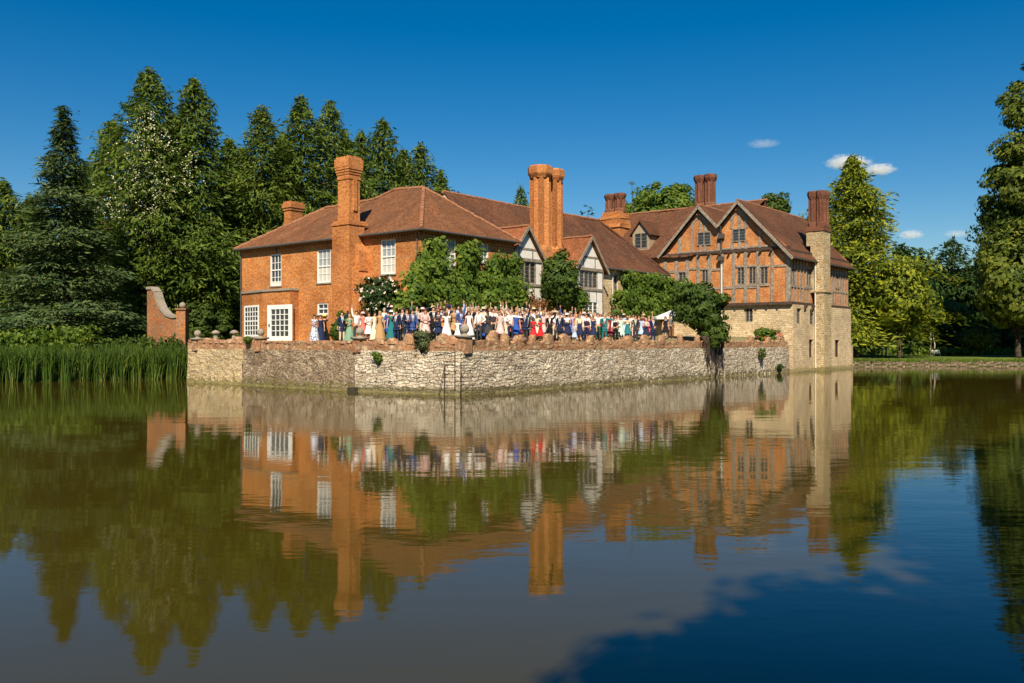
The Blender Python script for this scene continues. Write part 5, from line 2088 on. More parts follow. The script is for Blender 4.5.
def joints(la, ra, legs):
    j = dict(J0)
    e, w, h = ARMS[la]
    j['el'], j['wl'], j['dl'] = e, w, h
    e, w, h = ARMS[ra]
    j['er'], j['wr'], j['dr'] = mirror(e), mirror(w), mirror(h)
    if legs == 'sit':
        for s, x in (('l', 1), ('r', -1)):
            j['k' + s] = (x * .13, -.42, .93)
            j['a' + s] = (x * .13, -.46, .50)
            j['t' + s] = (x * .14, -.62, .45)
    elif legs == 'stride':
        j['kl'], j['al'], j['tl'] = (.12, -.06, .50), (.15, -.08, .085), (.19, -.23, .04)
    return j


def body_mesh(la, ra, legs, name, fem):
    j = joints(la, ra, legs)
    names, E, V, Rr = [], [], [], []

    def add(n, p, r, par=None):
        V.append(tuple(p))
        Rr.append(r)
        names.append(n)
        i = len(V) - 1
        if par is not None:
            E.append((par, i))
        return i
    k = .92 if fem else 1.0
    pel = add('pel', j['pel'], (.15, .105))
    spi = add('spi', j['spi'], (.125 * k, .09), pel)
    che = add('che', j['che'], (.155 * k, .105), spi)
    nb = add('nb', j['nb'], (.075, .065), che)
    nk = add('nk', j['nk'], (.052, .055), nb)
    hd = add('hd', j['hd'], (.073, .088), nk)
    add('ht', j['ht'], (.066, .078), hd)
    for s, x in (('l', 1), ('r', -1)):
        sh = add('s', j['s' + s] if not fem else (j['s' + s][0] * .93, j['s' + s][1], j['s' + s][2]), .058 * k, nb)
        el = add('e', j['e' + s], .044 * k, sh)
        wr = add('w', j['w' + s], .028, el)
        d = Vector(j['d' + s]).normalized()
        w = Vector(j['w' + s])
        sd = d.cross(Vector((0, 1, .2))).normalized()
        pl = add('palm', w + d * .065, (.035, .02), wr)
        nrm = sd.cross(d).normalized()
        for q, ln in ((-.03, .068), (-.01, .085), (.01, .08), (.03, .062)):
            a = add('f', w + d * .105 + sd * q, .0085, pl)
            add('ft', w + d * (.105 + ln) + sd * q * 1.25 - nrm * .012, .0065, a)
        t = add('th', w + d * .055 + sd * .045 * x, .010, pl)
        add('tt', w + d * .105 + sd * .066 * x, .008, t)
        hp = add('h', j['h' + s], .088, pel)
        kn = add('k', j['k' + s], .058 * k, hp)
        an = add('a', j['a' + s], .036, kn)
        add('t', j['t' + s], (.035, .03), an)
    me = skin(V, E, Rr, name, M_PEOPLE['skin'], 1)
    # facial features pressed out of the one surface, plus eyes and mouth as material patches
    n = len(me.vertices)
    co = np.zeros(n * 3)
    me.vertices.foreach_get('co', co)
    co = co.reshape(-1, 3)
    h = np.array([0, -.10, 1.62])
    near = np.argsort(((co - h) ** 2).sum(1))[:1]
    co[near] += np.array([0, -.025, -.006])
    for x in (1, -1):
        q = np.argsort(((co - np.array([x * .08, 0, 1.62])) ** 2).sum(1))[:1]
        co[q] += np.array([x * .018, .01, 0])
    me.vertices.foreach_set('co', co.ravel())
    me.materials.append(M_PEOPLE['feature'])
    V2, F2 = [], []
    for cx, cz, rx, rz in ((.032, 1.642, .014, .008), (-.032, 1.642, .014, .008), (0, 1.57, .024, .006)):
        b = len(V2)
        for i in range(8):
            a = 2 * math.pi * i / 8
            V2.append((cx + rx * math.cos(a), -.101 + abs(cx) * .3, cz + rz * math.sin(a)))
            V2.append((cx + rx * math.cos(a), -.06, cz + rz * math.sin(a)))
        for i in range(8):
            jn = (i + 1) % 8
            F2.append([b + 2 * i, b + 2 * jn, b + 2 * jn + 1, b + 2 * i + 1])
        F2.append([b + 2 * i for i in range(8)])
    import bmesh
    bm = bmesh.new()
    bm.from_mesh(me)
    vs = [bm.verts.new(v) for v in V2]
    for f in F2:
        fc = bm.faces.new([vs[i] for i in f])
        fc.material_index = 1
    bm.to_mesh(me)
    bm.free()
    return me


def top_mesh(la, ra, name, m, sleeve, loose=1.0, length=.86, fem=False):
    """jacket, shirt or blouse following the torso and the arms to the sleeve length"""
    j = joints(la, ra, 'std')
    k = .92 if fem else 1.0
    V = [j['pel'], j['spi'], j['che'], (0, .01, 1.45)]
    V[0] = (0, 0, length)
    Rr = [(.175 * loose, .128 * loose), (.150 * loose * k, .112 * loose), (.180 * loose * k, .128 * loose), (.10, .082)]
    E = [(0, 1), (1, 2), (2, 3)]
    if length < .9:
        V.append((0, 0, length - .02))
        Rr.append((.172 * loose, .125 * loose))
        E.append((0, 4))
    for s in ('l', 'r'):
        a = len(V)
        sx = j['s' + s]
        sx = (sx[0] * (.95 if fem else 1.0), sx[1], sx[2] - .004)
        V.append(sx)
        Rr.append(.076 * k)
        E.append((3, a))
        e, w = Vector(j['e' + s]), Vector(j['w' + s])
        if sleeve == 'cap':
            V.append(tuple(Vector(sx).lerp(e, .4)))
            Rr.append(.066 * k)
            E.append((a, a + 1))
        else:
            V.append(tuple(e))
            Rr.append(.06 * k)
            V.append(tuple(e.lerp(w, .9)))
            Rr.append(.044)
            E += [(a, a + 1), (a + 1, a + 2)]
    return skin(V, E, Rr, name, m, 1)


def trouser_mesh(legs, name, m):
    j = joints('down', 'down', legs)
    V = [(0, 0, .98), (0, 0, .93)]
    Rr = [(.162, .115), (.165, .12)]
    E = [(0, 1)]
    for s in ('l', 'r'):
        a = len(V)
        V += [j['h' + s], j['k' + s], (j['a' + s][0], j['a' + s][1], j['a' + s][2] + .0)]
        Rr += [.10, .075, .066]
        E += [(1, a), (a, a + 1), (a + 1, a + 2)]
    return skin(V, E, Rr, name, m, 1)


def skirt_mesh(name, m, hem, flare):
    mb = MB()
    n = 18
    prof = [(1.20, .128, .098), (1.10, .122, .094), (1.0, .15, .118), (.90, .176, .14), (.72, .185 + flare * .3, .15 + flare * .3), (hem + .15, .19 + flare * .8, .16 + flare * .8), (hem, .19 + flare, .16 + flare)]
    for z, a, b_ in prof:
        for i in range(n):
            t = 2 * math.pi * i / n
            w = 1 + .07 * math.sin(5 * t + 1) * max(0, (1.0 - z))
            mb.v.append((a * w * math.cos(t), b_ * w * math.sin(t), z))
    for r in range(len(prof) - 1):
        for i in range(n):
            k = (i + 1) % n
            mb.f.append([r * n + i, r * n + k, (r + 1) * n + k, (r + 1) * n + i])
    me = bpy.data.meshes.new(name)
    me.from_pydata(mb.v, [], mb.f)
    me.polygons.foreach_set('use_smooth', [True] * len(me.polygons))
    me.materials.append(m)
    return me


def hair_mesh(kind, name, m):
    V, F_ = [], []
    n = 12
    if kind == 'hat':
        prof = [(.205, 1.695, 0), (.21, 1.705, 0), (.115, 1.715, 0), (.108, 1.78, 0), (.09, 1.805, 0), (.02, 1.81, 0)]
        cx, cy, sy = 0, -.005, 1
    else:
        cx, cy, sy = 0, .016, 1.14
        prof = [(.084, 1.60 if kind == 'short' else 1.53, .02), (.09, 1.66, .014), (.086, 1.715, .006), (.066, 1.755, 0), (.03, 1.778, 0), (.004, 1.78, 0)]
        if kind == 'long':
            prof = [(.07, 1.36, .055), (.088, 1.44, .05), (.098, 1.54, .034), (.099, 1.62, .024), (.094, 1.69, .012), (.074, 1.752, 0), (.035, 1.783, 0), (.004, 1.787, 0)]
    for r, z, dy in prof:
        for i in range(n):
            a = 2 * math.pi * i / n
            y = r * sy * math.sin(a)
            zz = z
            if kind != 'hat' and y < -.02 and z < 1.69:      # keep the face free
                y = y * .2 + .0
            V.append((cx + r * math.cos(a), cy + y + dy, zz))
    for k in range(len(prof) - 1):
        for i in range(n):
            q = (i + 1) % n
            F_.append([k * n + i, k * n + q, (k + 1) * n + q, (k + 1) * n + i])
    F_.append([i for i in range(n)][::-1])
    if kind == 'bun':
        b = len(V)
        for k in range(5):
            t = math.pi * (k + .5) / 5
            for i in range(8):
                a = 2 * math.pi * i / 8
                V.append((.05 * math.sin(t) * math.cos(a), .1 + .05 * math.sin(t) * math.sin(a), 1.74 + .05 * math.cos(t)))
        for k in range(4):
            for i in range(8):
                q = (i + 1) % 8
                F_.append([b + k * 8 + i, b + k * 8 + q, b + (k + 1) * 8 + q, b + (k + 1) * 8 + i])
    me = bpy.data.meshes.new(name)
    me.from_pydata(V, [], F_)
    me.polygons.foreach_set('use_smooth', [True] * len(me.polygons))
    me.materials.append(m)
    return me


def shirt_front_mesh(m, mt):
    me = bpy.data.meshes.new('shirt_front')
    V = [(-.062, -.10, 1.44), (.062, -.10, 1.44), (.045, -.150, 1.30), (-.045, -.150, 1.30), (0, -.148, 1.10), (0, -.09, 1.12), (-.062, -.04, 1.44), (.062, -.04, 1.44), (-.045, -.08, 1.30), (.045, -.08, 1.30)]
    me.from_pydata(V, [], [(0, 3, 2, 1), (3, 4, 2), (0, 6, 8, 3), (1, 2, 9, 7), (3, 8, 5, 4), (2, 4, 5, 9)])
    me.materials.append(m)
    t = bpy.data.meshes.new('tie')
    V = [(-.017, -.112, 1.44), (.017, -.112, 1.44), (.022, -.158, 1.28), (0, -.160, 1.14), (-.022, -.158, 1.28), (-.017, -.10, 1.44), (.017, -.10, 1.44), (.022, -.148, 1.28), (0, -.150, 1.14), (-.022, -.148, 1.28)]
    t.from_pydata(V, [], [(0, 4, 3, 2, 1), (0, 5, 9, 4), (4, 9, 8, 3), (3, 8, 7, 2), (2, 7, 6, 1)])
    t.materials.append(mt)
    return me, t


def shoe_mesh(j, m):
    mb = MB()
    for s in ('l', 'r'):
        a, t = Vector(j['a' + s]), Vector(j['t' + s])
        mb.tube([a + Vector((0, .05, -.035)), a + Vector((0, -.02, -.03)), t + Vector((0, 0, 0)), t + Vector((0, -.06, -.01))], [.045, .05, .045, .025], 8)
    me = bpy.data.meshes.new('shoes')
    me.from_pydata([tuple(v) for v in mb.v], [], mb.f)
    me.materials.append(m)
    return me


CLOTH = {'navy': (.018, .028, .075), 'black': (.014, .014, .017), 'charcoal': (.045, .047, .052), 'grey': (.16, .165, .175), 'white': (.80, .79, .77), 'cream': (.72, .62, .48),
         'red': (.62, .025, .03), 'coral': (.60, .17, .14), 'pale pink': (.70, .47, .46), 'sage green': (.19, .32, .22), 'teal': (.02, .16, .18), 'royal blue': (.03, .10, .42),
         'camel': (.42, .26, .12), 'lilac': (.45, .38, .56), 'pale blue': (.40, .52, .70), 'bright blue': (.04, .09, .30), 'beige': (.58, .49, .36), 'dark green': (.02, .09, .05),
         'burgundy': (.20, .02, .04), 'yellow': (.75, .60, .08), 'mint': (.50, .66, .55), 'brown': (.12, .07, .04), 'orange': (.62, .24, .06)}
M_PEOPLE = {}
for k, c in CLOTH.items():
    M_PEOPLE[k] = m_plain('cloth_' + k.replace(' ', '_'), c, .85, .15, .12, 9)
for k, c in (('skin', (.56, .32, .22)), ('feature', (.10, .04, .035)), ('tan', (.40, .21, .13)), ('deep', (.13, .065, .04))):
    M_PEOPLE[k] = m_plain('skin_' + k, c, .55, .35, .08, 6)
for k, c in (('brown', (.06, .03, .015)), ('dark', (.018, .013, .010)), ('blond', (.42, .27, .10)), ('grey', (.36, .35, .33)), ('auburn', (.22, .07, .02))):
    M_PEOPLE['hair_' + k] = m_plain('hair_' + k, c, .6, .3, .25, 20)
M_PEOPLE['straw'] = m_plain('straw_hat', (.58, .46, .26), .9, .1, .15, 20)
# printed cloth
s = NT('cloth_print')
v_ = s.n('ShaderNodeTexVoronoi', Scale=14.0)
s.l(s.obj(), v_.inputs['Vector'])
M_PEOPLE['blue and white patterned'] = s.fin(s.ramp(v_.outputs['Distance'], [(.46, (.04, .08, .26)), (.52, (.72, .74, .8))], 'LINEAR'), .85, .15)
CACHE = {}


def cached(key, fn):
    if key not in CACHE:
        CACHE[key] = fn()
    return CACHE[key]


def part(name, me, parent, m=None):
    o = bpy.data.objects.new(name, me)
    COL.objects.link(o)
    o.parent = parent
    if m is not None:
        o.material_slots[0].link = 'OBJECT'
        o.material_slots[0].material = m
    return o


POSE = {'down': ('down', 'down'), 'wave': ('up', 'down'), 'waveR': ('down', 'up'), 'highR': ('down', 'high'), 'highL': ('high', 'down'), 'both': ('wave', 'wave'), 'bent': ('bent', 'bent'), 'side': ('side', 'side'), 'sideL': ('side', 'bent'),
        'hip': ('hip', 'down'), 'glass': ('down', 'glass'), 'sit': ('bent', 'down'), 'sitwave': ('up', 'bent')}
PTEXT = {'down': ('arms down', 'standing relaxed'), 'wave': ('waving one arm', 'one arm raised'), 'waveR': ('waving one arm', 'one arm raised'), 'highR': ('arm stretched straight up', 'reaching up high'), 'highL': ('arm stretched straight up', 'reaching up high'),
         'both': ('both arms raised', 'both hands up'), 'bent': ('hands clasped in front', 'hands together'), 'side': ('arms spread wide', 'arms held out'), 'sideL': ('one arm held out', 'one arm out sideways'), 'hip': ('hand on hip', 'one hand on hip'),
         'glass': ('one hand held forward', 'one forearm raised'), 'sit': ('seated on the wall', 'sitting on the parapet'), 'sitwave': ('seated and waving', 'sitting, one arm up')}


def person(u, v, z, rz, fem, outfit, col, col2, pose, hair, hk, skin_, sc, label, hat=False):
    root = bpy.data.objects.new('person', None)
    root.empty_display_size = .2
    w = W(u, v, z)
    sit = pose.startswith('sit')
    if sit:
        w.z -= .84 * sc
    root.location = w
    root.rotation_euler = (0, 0, rz)
    root.scale = (sc, sc, sc)
    COL.objects.link(root)
    tag(root, label, 'person', 'wedding guests on the terrace')
    la, ra = POSE[pose]
    legs = 'sit' if sit else 'std'
    sk = M_PEOPLE[skin_]
    part('body', cached(('b', la, ra, legs, fem), lambda: body_mesh(la, ra, legs, 'body', fem)), root, sk)
    part('hair', cached(('h', hk), lambda: hair_mesh(hk, 'hair', M_PEOPLE['hair_brown'])), root, M_PEOPLE['hair_' + hair])
    if hat:
        part('hat', cached(('h', 'hat'), lambda: hair_mesh('hat', 'hat', M_PEOPLE['straw'])), root, M_PEOPLE[hat])
    if outfit in ('suit', 'shirt', 'waistcoat'):
        nm = 'jacket' if outfit == 'suit' else 'shirt'
        part(nm, cached(('t', la, ra, outfit == 'suit'), lambda: top_mesh(la, ra, nm, M_PEOPLE['navy'], 'full', 1.0 if outfit == 'suit' else .95, .82 if outfit == 'suit' else .95)), root, M_PEOPLE[col if outfit != 'waistcoat' else 'white'])
        part('trousers', cached(('tr', legs), lambda: trouser_mesh(legs, 'trousers', M_PEOPLE['navy'])), root, M_PEOPLE[col2])
        sf, ti = cached(('sf',), lambda: shirt_front_mesh(M_PEOPLE['white'], M_PEOPLE['navy']))
        if outfit == 'suit':
            part('shirt_front', sf, root)
            part('tie', ti, root, M_PEOPLE[rnd.choice(['navy', 'burgundy', 'teal', 'pale pink', 'grey'])])
        elif outfit == 'waistcoat':
            part('waistcoat', cached(('wc',), lambda: skin([(0, 0, .92), (0, .005, 1.15), (0, .01, 1.33), (0, .012, 1.42)], [(0, 1), (1, 2), (2, 3)], [(.176, .13), (.155, .118), (.182, .134), (.12, .09)], 'waistcoat', M_PEOPLE['navy'], 1)), root, M_PEOPLE[col])
            part('tie', ti, root, M_PEOPLE['burgundy'])
        elif rnd.random() < .6:
            part('tie', ti, root, M_PEOPLE[rnd.choice(['navy', 'grey', 'teal'])])
    else:
        part('bodice', cached(('t', la, ra, 'f', outfit == 'sleeved'), lambda: top_mesh(la, ra, 'bodice', M_PEOPLE['white'], 'full' if outfit == 'sleeved' else 'cap', .93, 1.08, True)), root, M_PEOPLE[col])
        if not sit:
            hem, fl = (.12, .16) if outfit == 'gown' else (.48, .09)
            part('skirt', cached(('sk', hem), lambda: skirt_mesh('skirt', M_PEOPLE['white'], hem, fl)), root, M_PEOPLE[col2 or col])
        else:
            part('skirt', cached(('tr', legs), lambda: trouser_mesh(legs, 'trousers', M_PEOPLE['navy'])), root, M_PEOPLE[col2 or col])
    part('shoes', cached(('sh', legs), lambda: shoe_mesh(joints('down', 'down', legs), M_PEOPLE['black'])), root, M_PEOPLE[col2] if fem and col2 in ('navy', 'black', 'red') else M_PEOPLE['black' if not fem else 'beige'])
    return root


# front people: pixel column, row depth, sex, outfit, colour, second colour, pose, hair, kind, hat
PPL = [
    (314.5, 1.2, 'f', 'gown', 'blue and white patterned', None, 'bent', 'dark', 'long', 0),
    (320.5, 1.6, 'f', 'gown', 'navy', None, 'glass', 'brown', 'bun', 0),
    (324.5, 2.1, 'f', 'gown', 'black', None, 'highL', 'brown', 'long', 'yellow'),
    (342, 1.2, 'm', 'suit', 'navy', 'beige', 'wave', 'dark', 'short', 0),
    (349.5, 1.3, 'f', 'gown', 'sage green', None, 'bent', 'blond', 'bun', 0),
    (356.5, 1.6, 'm', 'shirt', 'white', 'charcoal', 'highR', 'brown', 'short', 0),
    (363, 1.5, 'f', 'dress', 'coral', None, 'down', 'grey', 'short', 'pale pink'),
    (369, 1.1, 'f', 'sleeved', 'white', 'white', 'bent', 'brown', 'long', 0),
    (375, 1.2, 'f', 'gown', 'cream', None, 'hip', 'dark', 'long', 0),
    (380, 1.3, 'f', 'gown', 'camel', None, 'down', 'blond', 'long', 0),
    (384.5, 2.0, 'm', 'shirt', 'white', 'navy', 'down', 'grey', 'short', 0),
    (391.5, 1.7, 'f', 'gown', 'teal', None, 'down', 'brown', 'long', 'white'),
    (396.5, 1.2, 'm', 'suit', 'navy', 'navy', 'glass', 'dark', 'short', 0),
    (402.5, 1.6, 'm', 'suit', 'charcoal', 'charcoal', 'down', 'brown', 'short', 0),
    (407, 1.1, 'm', 'suit', 'navy', 'navy', 'bent', 'auburn', 'short', 0),
    (412.5, 1.3, 'm', 'suit', 'bright blue', 'navy', 'glass', 'brown', 'short', 0),
    (417, 1.9, 'm', 'suit', 'grey', 'grey', 'waveR', 'grey', 'short', 0),
    (425.5, 1.2, 'f', 'sleeved', 'pale pink', None, 'bent', 'auburn', 'bun', 0),
    (433.5, 1.7, 'm', 'suit', 'black', 'black', 'down', 'dark', 'short', 0),
    (438.5, 1.3, 'f', 'dress', 'navy', None, 'sideL', 'brown', 'long', 0),
    (441.5, 2.1, 'f', 'dress', 'orange', None, 'highR', 'dark', 'bun', 0),
    (446.5, .9, 'f', 'gown', 'white', None, 'side', 'blond', 'bun', 0),
    (449.5, 2.3, 'm', 'suit', 'black', 'black', 'down', 'brown', 'short', 0),
    (460.5, 1.9, 'm', 'suit', 'bright blue', 'bright blue', 'highL', 'brown', 'short', 0),
    (457.5, .7, 'f', 'dress', 'white', None, 'sideL', 'brown', 'long', 0),
    (469, 1.3, 'f', 'gown', 'white', None, 'down', 'brown', 'long', 0),
    (475, 2.2, 'f', 'dress', 'lilac', None, 'waveR', 'blond', 'long', 0),
    (479, 1.3, 'm', 'shirt', 'white', 'charcoal', 'hip', 'dark', 'short', 0),
    (483.5, 2.0, 'm', 'shirt', 'cream', 'navy', 'down', 'grey', 'short', 'straw'),
    (488, 1.1, 'f', 'dress', 'charcoal', None, 'bent', 'dark', 'short', 0),
    (493.5, 1.5, 'm', 'waistcoat', 'charcoal', 'charcoal', 'down', 'brown', 'short', 0),
    (500, 1.1, 'f', 'dress', 'pale pink', None, 'down', 'auburn', 'long', 0),
    (505.5, 1.2, 'f', 'sleeved', 'white', 'beige', 'down', 'auburn', 'bun', 0),
    (510.5, .9, 'm', 'shirt', 'white', 'navy', 'sideL', 'grey', 'short', 0),
    (516, 1.3, 'f', 'dress', 'royal blue', None, 'highR', 'blond', 'long', 0),
    (520.5, 1.5, 'f', 'dress', 'burgundy', None, 'bent', 'brown', 'bun', 0),
    (525, 1.2, 'm', 'suit', 'navy', 'charcoal', 'highL', 'dark', 'short', 0),
    (528.5, 1.5, 'm', 'suit', 'grey', 'grey', 'glass', 'blond', 'short', 0),
    (533.5, .62, 'f', 'dress', 'red', None, 'bent', 'brown', 'long', 0),
    (540.5, .66, 'f', 'dress', 'red', None, 'sideL', 'blond', 'long', 0),
    (537, 1.4, 'f', 'dress', 'cream', None, 'down', 'blond', 'long', 0),
    (543.5, 1.9, 'f', 'dress', 'pale pink', None, 'highR', 'blond', 'bun', 0),
    (550, 1.1, 'm', 'suit', 'black', 'black', 'wave', 'dark', 'short', 0),
    (555, 1.6, 'm', 'shirt', 'white', 'beige', 'glass', 'brown', 'short', 'straw'),
    (560, 1.0, 'm', 'suit', 'navy', 'black', 'down', 'brown', 'short', 0),
    (567, 1.6, 'f', 'dress', 'white', 'navy', 'bent', 'dark', 'short', 'white'),
    (571.5, 1.9, 'f', 'dress', 'lilac', None, 'highL', 'brown', 'long', 0),
    (574.5, .6, 'f', 'dress', 'pale blue', None, 'bent', 'blond', 'short', 0),
    (579.5, 1.1, 'f', 'sleeved', 'cream', 'navy', 'down', 'auburn', 'bun', 0),
    (586.5, 1.3, 'm', 'waistcoat', 'navy', 'navy', 'down', 'dark', 'short', 0),
    (593, 1.0, 'f', 'dress', 'navy', None, 'glass', 'auburn', 'long', 0),
    (598, 1.6, 'm', 'shirt', 'white', 'dark green', 'both', 'brown', 'short', 0),
    (604.5, 1.2, 'm', 'suit', 'teal', 'teal', 'sideL', 'grey', 'short', 0),
    (611, 1.4, 'f', 'dress', 'burgundy', None, 'down', 'dark', 'bun', 0),
    (615.5, 1.1, 'm', 'waistcoat', 'black', 'black', 'hip', 'dark', 'short', 0),
    (621, 1.3, 'f', 'dress', 'mint', None, 'sideL', 'brown', 'long', 0),
    (627.5, 1.6, 'f', 'sleeved', 'cream', 'teal', 'glass', 'blond', 'long', 0),
    (635.5, 1.1, 'm', 'suit', 'charcoal', 'charcoal', 'down', 'auburn', 'short', 0),
    (641.5, 1.6, 'f', 'dress', 'pale blue', None, 'down', 'blond', 'bun', 0),
    (646, 1.2, 'f', 'sleeved', 'pale pink', 'navy', 'bent', 'grey', 'short', 0),
    (653, 1.0, 'm', 'suit', 'navy', 'navy', 'hip', 'grey', 'short', 0),
    (665.5, 2.4, 'f', 'dress', 'black', None, 'down', 'brown', 'long', 0),
    (670, 2.8, 'm', 'shirt', 'grey', 'charcoal', 'down', 'brown', 'short', 0),
]
# people standing in the rows behind
g2 = random.Random(21)
px = 389.0
row = 0
while px < 650:
    d = (1.9, 3.2, 2.5, 3.9, 2.1, 2.9)[row % 6]
    fem = g2.random() < .5
    if fem:
        o = g2.choice(['dress', 'dress', 'gown', 'sleeved'])
        c = g2.choice(['black', 'cream', 'pale pink', 'charcoal', 'pale blue', 'coral', 'dark green', 'navy', 'teal', 'camel', 'royal blue', 'burgundy'])
        c2 = None
        hk = g2.choice(['long', 'bun', 'long'])
    else:
        o = g2.choice(['suit', 'suit', 'shirt', 'waistcoat'])
        c = g2.choice(['navy', 'charcoal', 'grey', 'black', 'bright blue', 'beige']) if o != 'shirt' else g2.choice(['white', 'white', 'pale blue', 'pale pink'])
        c2 = g2.choice(['navy', 'charcoal', 'grey', 'beige'])
        hk = 'short'
    p_ = g2.choice(['down', 'wave', 'waveR', 'bent', 'highL', 'hip', 'down', 'glass', 'down', 'bent'])
    hat = g2.choice([0] * 12 + ['straw', 'navy', 'pale pink'])
    PPL.append((px + g2.uniform(-1, 1), d, 'f' if fem else 'm', o, c, c2, p_, g2.choice(['brown', 'dark', 'blond', 'grey', 'auburn', 'brown']), hk, hat))
    row += 1
    px += g2.uniform(2.1, 3.2) if px < 600 else g2.uniform(3.8, 5.6)

ANCH = [(336, 'under the small window'), (352, 'left of the rose bush ball'), (362, 'behind the rose bush ball'), (388, 'in front of the roses'), (413, 'left of the lavender'), (432, 'behind the lavender'), (455, 'right of the lavender'),
        (478, 'by the corner ball'), (511, 'below the wisteria'), (537, 'under the left gable'), (565, 'under the round bush'), (580, 'right of the round bush'), (603, 'under the right gable'), (645, 'below the bright creeper'), (999, 'near the parasol')]


def outfit_text(o, c, c2):
    if o == 'suit':
        return f'{c} suit' if c2 in (c, None) else f'{c} jacket and {c2} trousers'
    if o == 'shirt':
        return f'{c} shirt and {c2} trousers'
    if o == 'waistcoat':
        return f'{c} waistcoat over white shirt'
    if o == 'gown':
        return f'long {c} dress'
    if o == 'sleeved':
        return f'{c} top' if not c2 else f'{c} top and {c2} skirt' if c2 != c else f'all {c} outfit'
    return f'{c} dress' if not c2 or c2 == c else f'{c} top and {c2} skirt'


seen = set()
HAIRS = ['brown', 'dark', 'blond', 'grey', 'auburn']
for i, (px, d, sex, o, c, c2, p_, hair, hk, hat) in enumerate(PPL):
    anch = next(t for m, t in ANCH if px < m)
    rowt = 'front row' if d < 1.8 else 'middle row' if d < 2.7 else 'back row'
    if o == 'sleeved' and not c2:
        c2 = c
    lab = None
    for dh in range(5):
        hh_ = HAIRS[(HAIRS.index(hair) + dh) % 5]
        hw_ = f'{hat} hat' if hat else f'{hh_} hair'
        ot = outfit_text(o, c, c2)
        cand = f'person in {ot}, {hw_}, {PTEXT[p_][0]}, {rowt} {anch}'
        if len(cand.split()) > 16:
            cand = f'{hw_}, {ot}, {PTEXT[p_][0]}, {anch}'
        if len(cand.split()) > 16:
            cand = f'{hw_}, {ot}, {anch}'
        if cand not in seen:
            lab = cand
            hair = hh_
            break
    lab = lab or cand
    seen.add(lab)
    
    if px < 352:
        uu = uleft(9) + d + .4
        vv = v_at(px, uu)
    elif px < 463:
        uu = -.75 + d
        vv = v_at(px, uu)
        uu = uleft(vv) + d
        vv = v_at(px, uu)
        if vv < .8:
            vv = .8
    else:
        vv = d
        uu = u_at(px, vv)
    if p_.startswith('sit'):
        z = ZC + .12
    else:
        z = tz(uu, vv)
    w = W(uu, vv)
    rz = math.atan2(w.x, -(-w.y)) * -1 + rnd.uniform(-.4, .4)
    sc = rnd.uniform(.99, 1.06) if sex == 'm' else rnd.uniform(.93, 1.0)
    if 'raised' in lab and d > 2:
        sc *= 1.02
    if px in (533.5, 540.5):
        sc *= .84
    if px in (457.5, 574.5):
        sc *= .72
    person(uu, vv, z, rz, sex == 'f', o, c, c2 if c2 else (c if sex == 'f' else 'charcoal'), p_, hair, hk, rnd.choice(['skin', 'skin', 'skin', 'tan', 'skin', 'skin', 'deep']) if i > 20 else 'skin', sc, lab, hat)

# ================================================================== clouds
def cloud(px, py, wpx, hpx, dens, seed, label):
    d = 1500.0
    c = at(px, d)
    c.z = top(py, d)
    rx, rz = wpx * .55 * d / F, hpx * .6 * d / F
    import bmesh
    bm = bmesh.new()
    bmesh.ops.create_icosphere(bm, subdivisions=4, radius=1.0)
    for v in bm.verts:
        n_ = noise.fractal(v.co * 1.7 + Vector((seed, 0, 0)), .8, 2.0, 4)
        v.co *= 1 + .28 * n_
        v.co.x *= rx
        v.co.y *= rx * .7
        v.co.z *= rz * (1.0 if v.co.z > 0 else .6)
    me = bpy.data.meshes.new('cloud')
    bm.to_mesh(me)
    bm.free()
    m = bpy.data.materials.new('cloud_vapour')
    m.use_nodes = True
    t = m.node_tree
    t.nodes.remove(t.nodes['Principled BSDF'])
    vo = t.nodes.new('ShaderNodeVolumePrincipled')
    vo.inputs['Color'].default_value = (.99, .98, .98, 1)
    vo.inputs['Anisotropy'].default_value = -.2
    tc_ = t.nodes.new('ShaderNodeTexCoord')
    mp = t.nodes.new('ShaderNodeMapping')
    mp.inputs['Scale'].default_value = (1 / rx, 1.4 / rx, 1 / rz)
    ln = t.nodes.new('ShaderNodeVectorMath')
    ln.operation = 'LENGTH'
    t.links.new(tc_.outputs['Object'], mp.inputs['Vector'])
    t.links.new(mp.outputs['Vector'], ln.inputs[0])
    nz = t.nodes.new('ShaderNodeTexNoise')
    nz.inputs['Scale'].default_value = 3.4
    nz.inputs['Detail'].default_value = 5
    t.links.new(mp.outputs['Vector'], nz.inputs['Vector'])
    r_ = t.nodes.new('ShaderNodeMapRange')
    r_.inputs['From Min'].default_value = 1.0
    r_.inputs['From Max'].default_value = .25
    t.links.new(ln.outputs['Value'], r_.inputs['Value'])
    ad = t.nodes.new('ShaderNodeMath')
    ad.operation = 'ADD'
    t.links.new(r_.outputs['Result'], ad.inputs[0])
    am = t.nodes.new('ShaderNodeMath')
    am.operation = 'MULTIPLY_ADD'
    am.inputs[1].default_value = 1.9
    am.inputs[2].default_value = -.5
    t.links.new(nz.outputs['Fac'], am.inputs[0])
    t.links.new(am.outputs[0], ad.inputs[1])
    r2 = t.nodes.new('ShaderNodeMapRange')
    r2.inputs['From Min'].default_value = .55
    r2.inputs['From Max'].default_value = 1.3
    r2.inputs['To Max'].default_value = dens
    t.links.new(ad.outputs[0], r2.inputs['Value'])
    t.links.new(r2.outputs['Result'], vo.inputs['Density'])
    t.links.new(vo.outputs[0], t.nodes['Material Output'].inputs['Volume'])
    me.materials.append(m)
    o_ = bpy.data.objects.new('cloud', me)
    o_.location = c
    link(o_)
    tag(o_, label, 'cloud', 'small clouds over the right bank')
    return o_


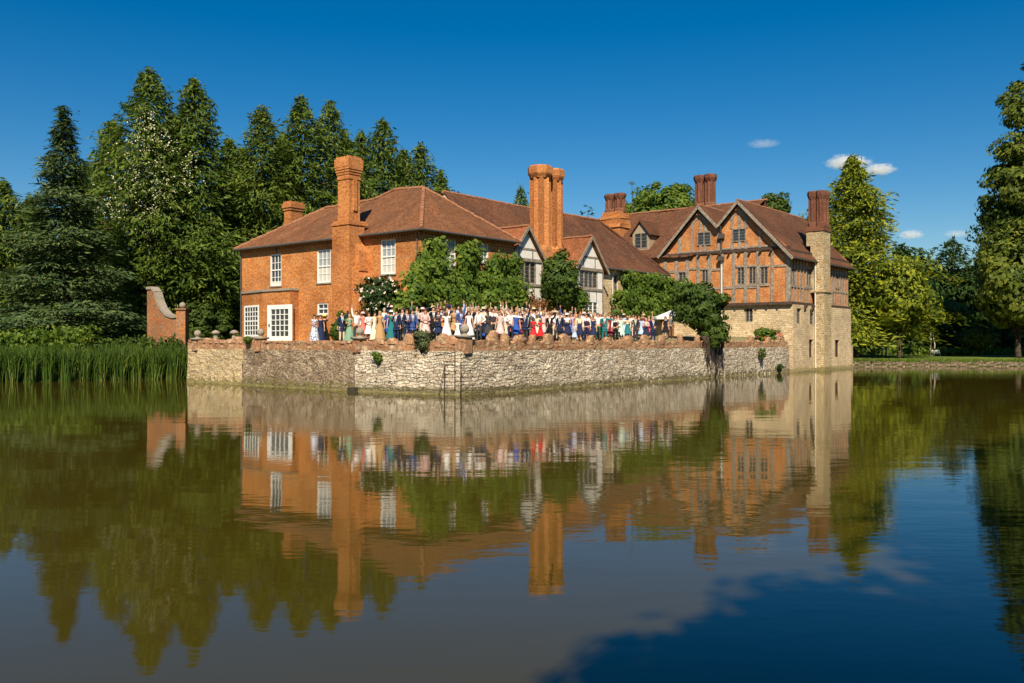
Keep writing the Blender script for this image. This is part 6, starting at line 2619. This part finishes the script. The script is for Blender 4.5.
cloud(848, 163, 44, 15, .06, 1, 'small white cloud directly above the golden conifer tip')
cloud(879, 170, 34, 13, .06, 2, 'oval white cloud just right of the golden conifer tip')
cloud(911, 235, 26, 10, .045, 3, 'small low cloud above the dark tree behind the golden conifer')
cloud(957, 234, 28, 8, .02, 4, 'faint low cloud right above the pine')
cloud(764, 144, 34, 9, .012, 5, 'faint thin cloud above the manor roof')

# ================================================================== camera, light, world
cam = bpy.data.cameras.new('camera')
cam.sensor_width = 36
cam.lens = 36 * F / 1024
cam.clip_end = 20000
co_ = bpy.data.objects.new('camera', cam)
co_.location = (0, 0, H)
co_.rotation_euler = (R(90), 0, 0)
COL.objects.link(co_)
SC.camera = co_

SUN_EL, SX, SY = R(44), -.04, -.999
sun = bpy.data.lights.new('sun', 'SUN')
sun.energy = 5.0
sun.angle = R(.7)
sun.color = (1.0, .87, .66)
so_ = bpy.data.objects.new('sun', sun)
dirv = Vector((SX, SY, math.tan(SUN_EL) * math.hypot(SX, SY)))
so_.rotation_euler = dirv.to_track_quat('Z', 'Y').to_euler()
so_.location = (-40, -60, 80)
COL.objects.link(so_)

wd = bpy.data.worlds.new('World')
SC.world = wd
wd.use_nodes = True
nt = wd.node_tree
bg = nt.nodes['Background']
sky = nt.nodes.new('ShaderNodeTexSky')
sky.sky_type = 'NISHITA'
sky.sun_disc = False
sky.sun_elevation = SUN_EL
sky.sun_rotation = math.atan2(SX, SY)
sky.altitude = 0
sky.air_density = 1.0
sky.dust_density = .3
sky.ozone_density = 3.0
gm = nt.nodes.new('ShaderNodeHueSaturation')
gm.inputs['Saturation'].default_value = 1.51
gm.inputs['Value'].default_value = .82
nt.links.new(sky.outputs[0], gm.inputs['Color'])
nt.links.new(gm.outputs[0], bg.inputs['Color'])
bg.inputs['Strength'].default_value = .075

SC.view_settings.view_transform = 'Standard'
SC.view_settings.look = 'None'
SC.view_settings.exposure = .55
SC.view_settings.gamma = 1
SC.render.engine = 'CYCLES'
cy = SC.cycles
cy.use_denoising = True
cy.max_bounces = 6
cy.diffuse_bounces = 2
cy.glossy_bounces = 3
cy.transmission_bounces = 3
cy.volume_bounces = 2
cy.transparent_max_bounces = 4
cy.caustics_reflective = False
cy.caustics_refractive = False
cy.volume_step_rate = 2
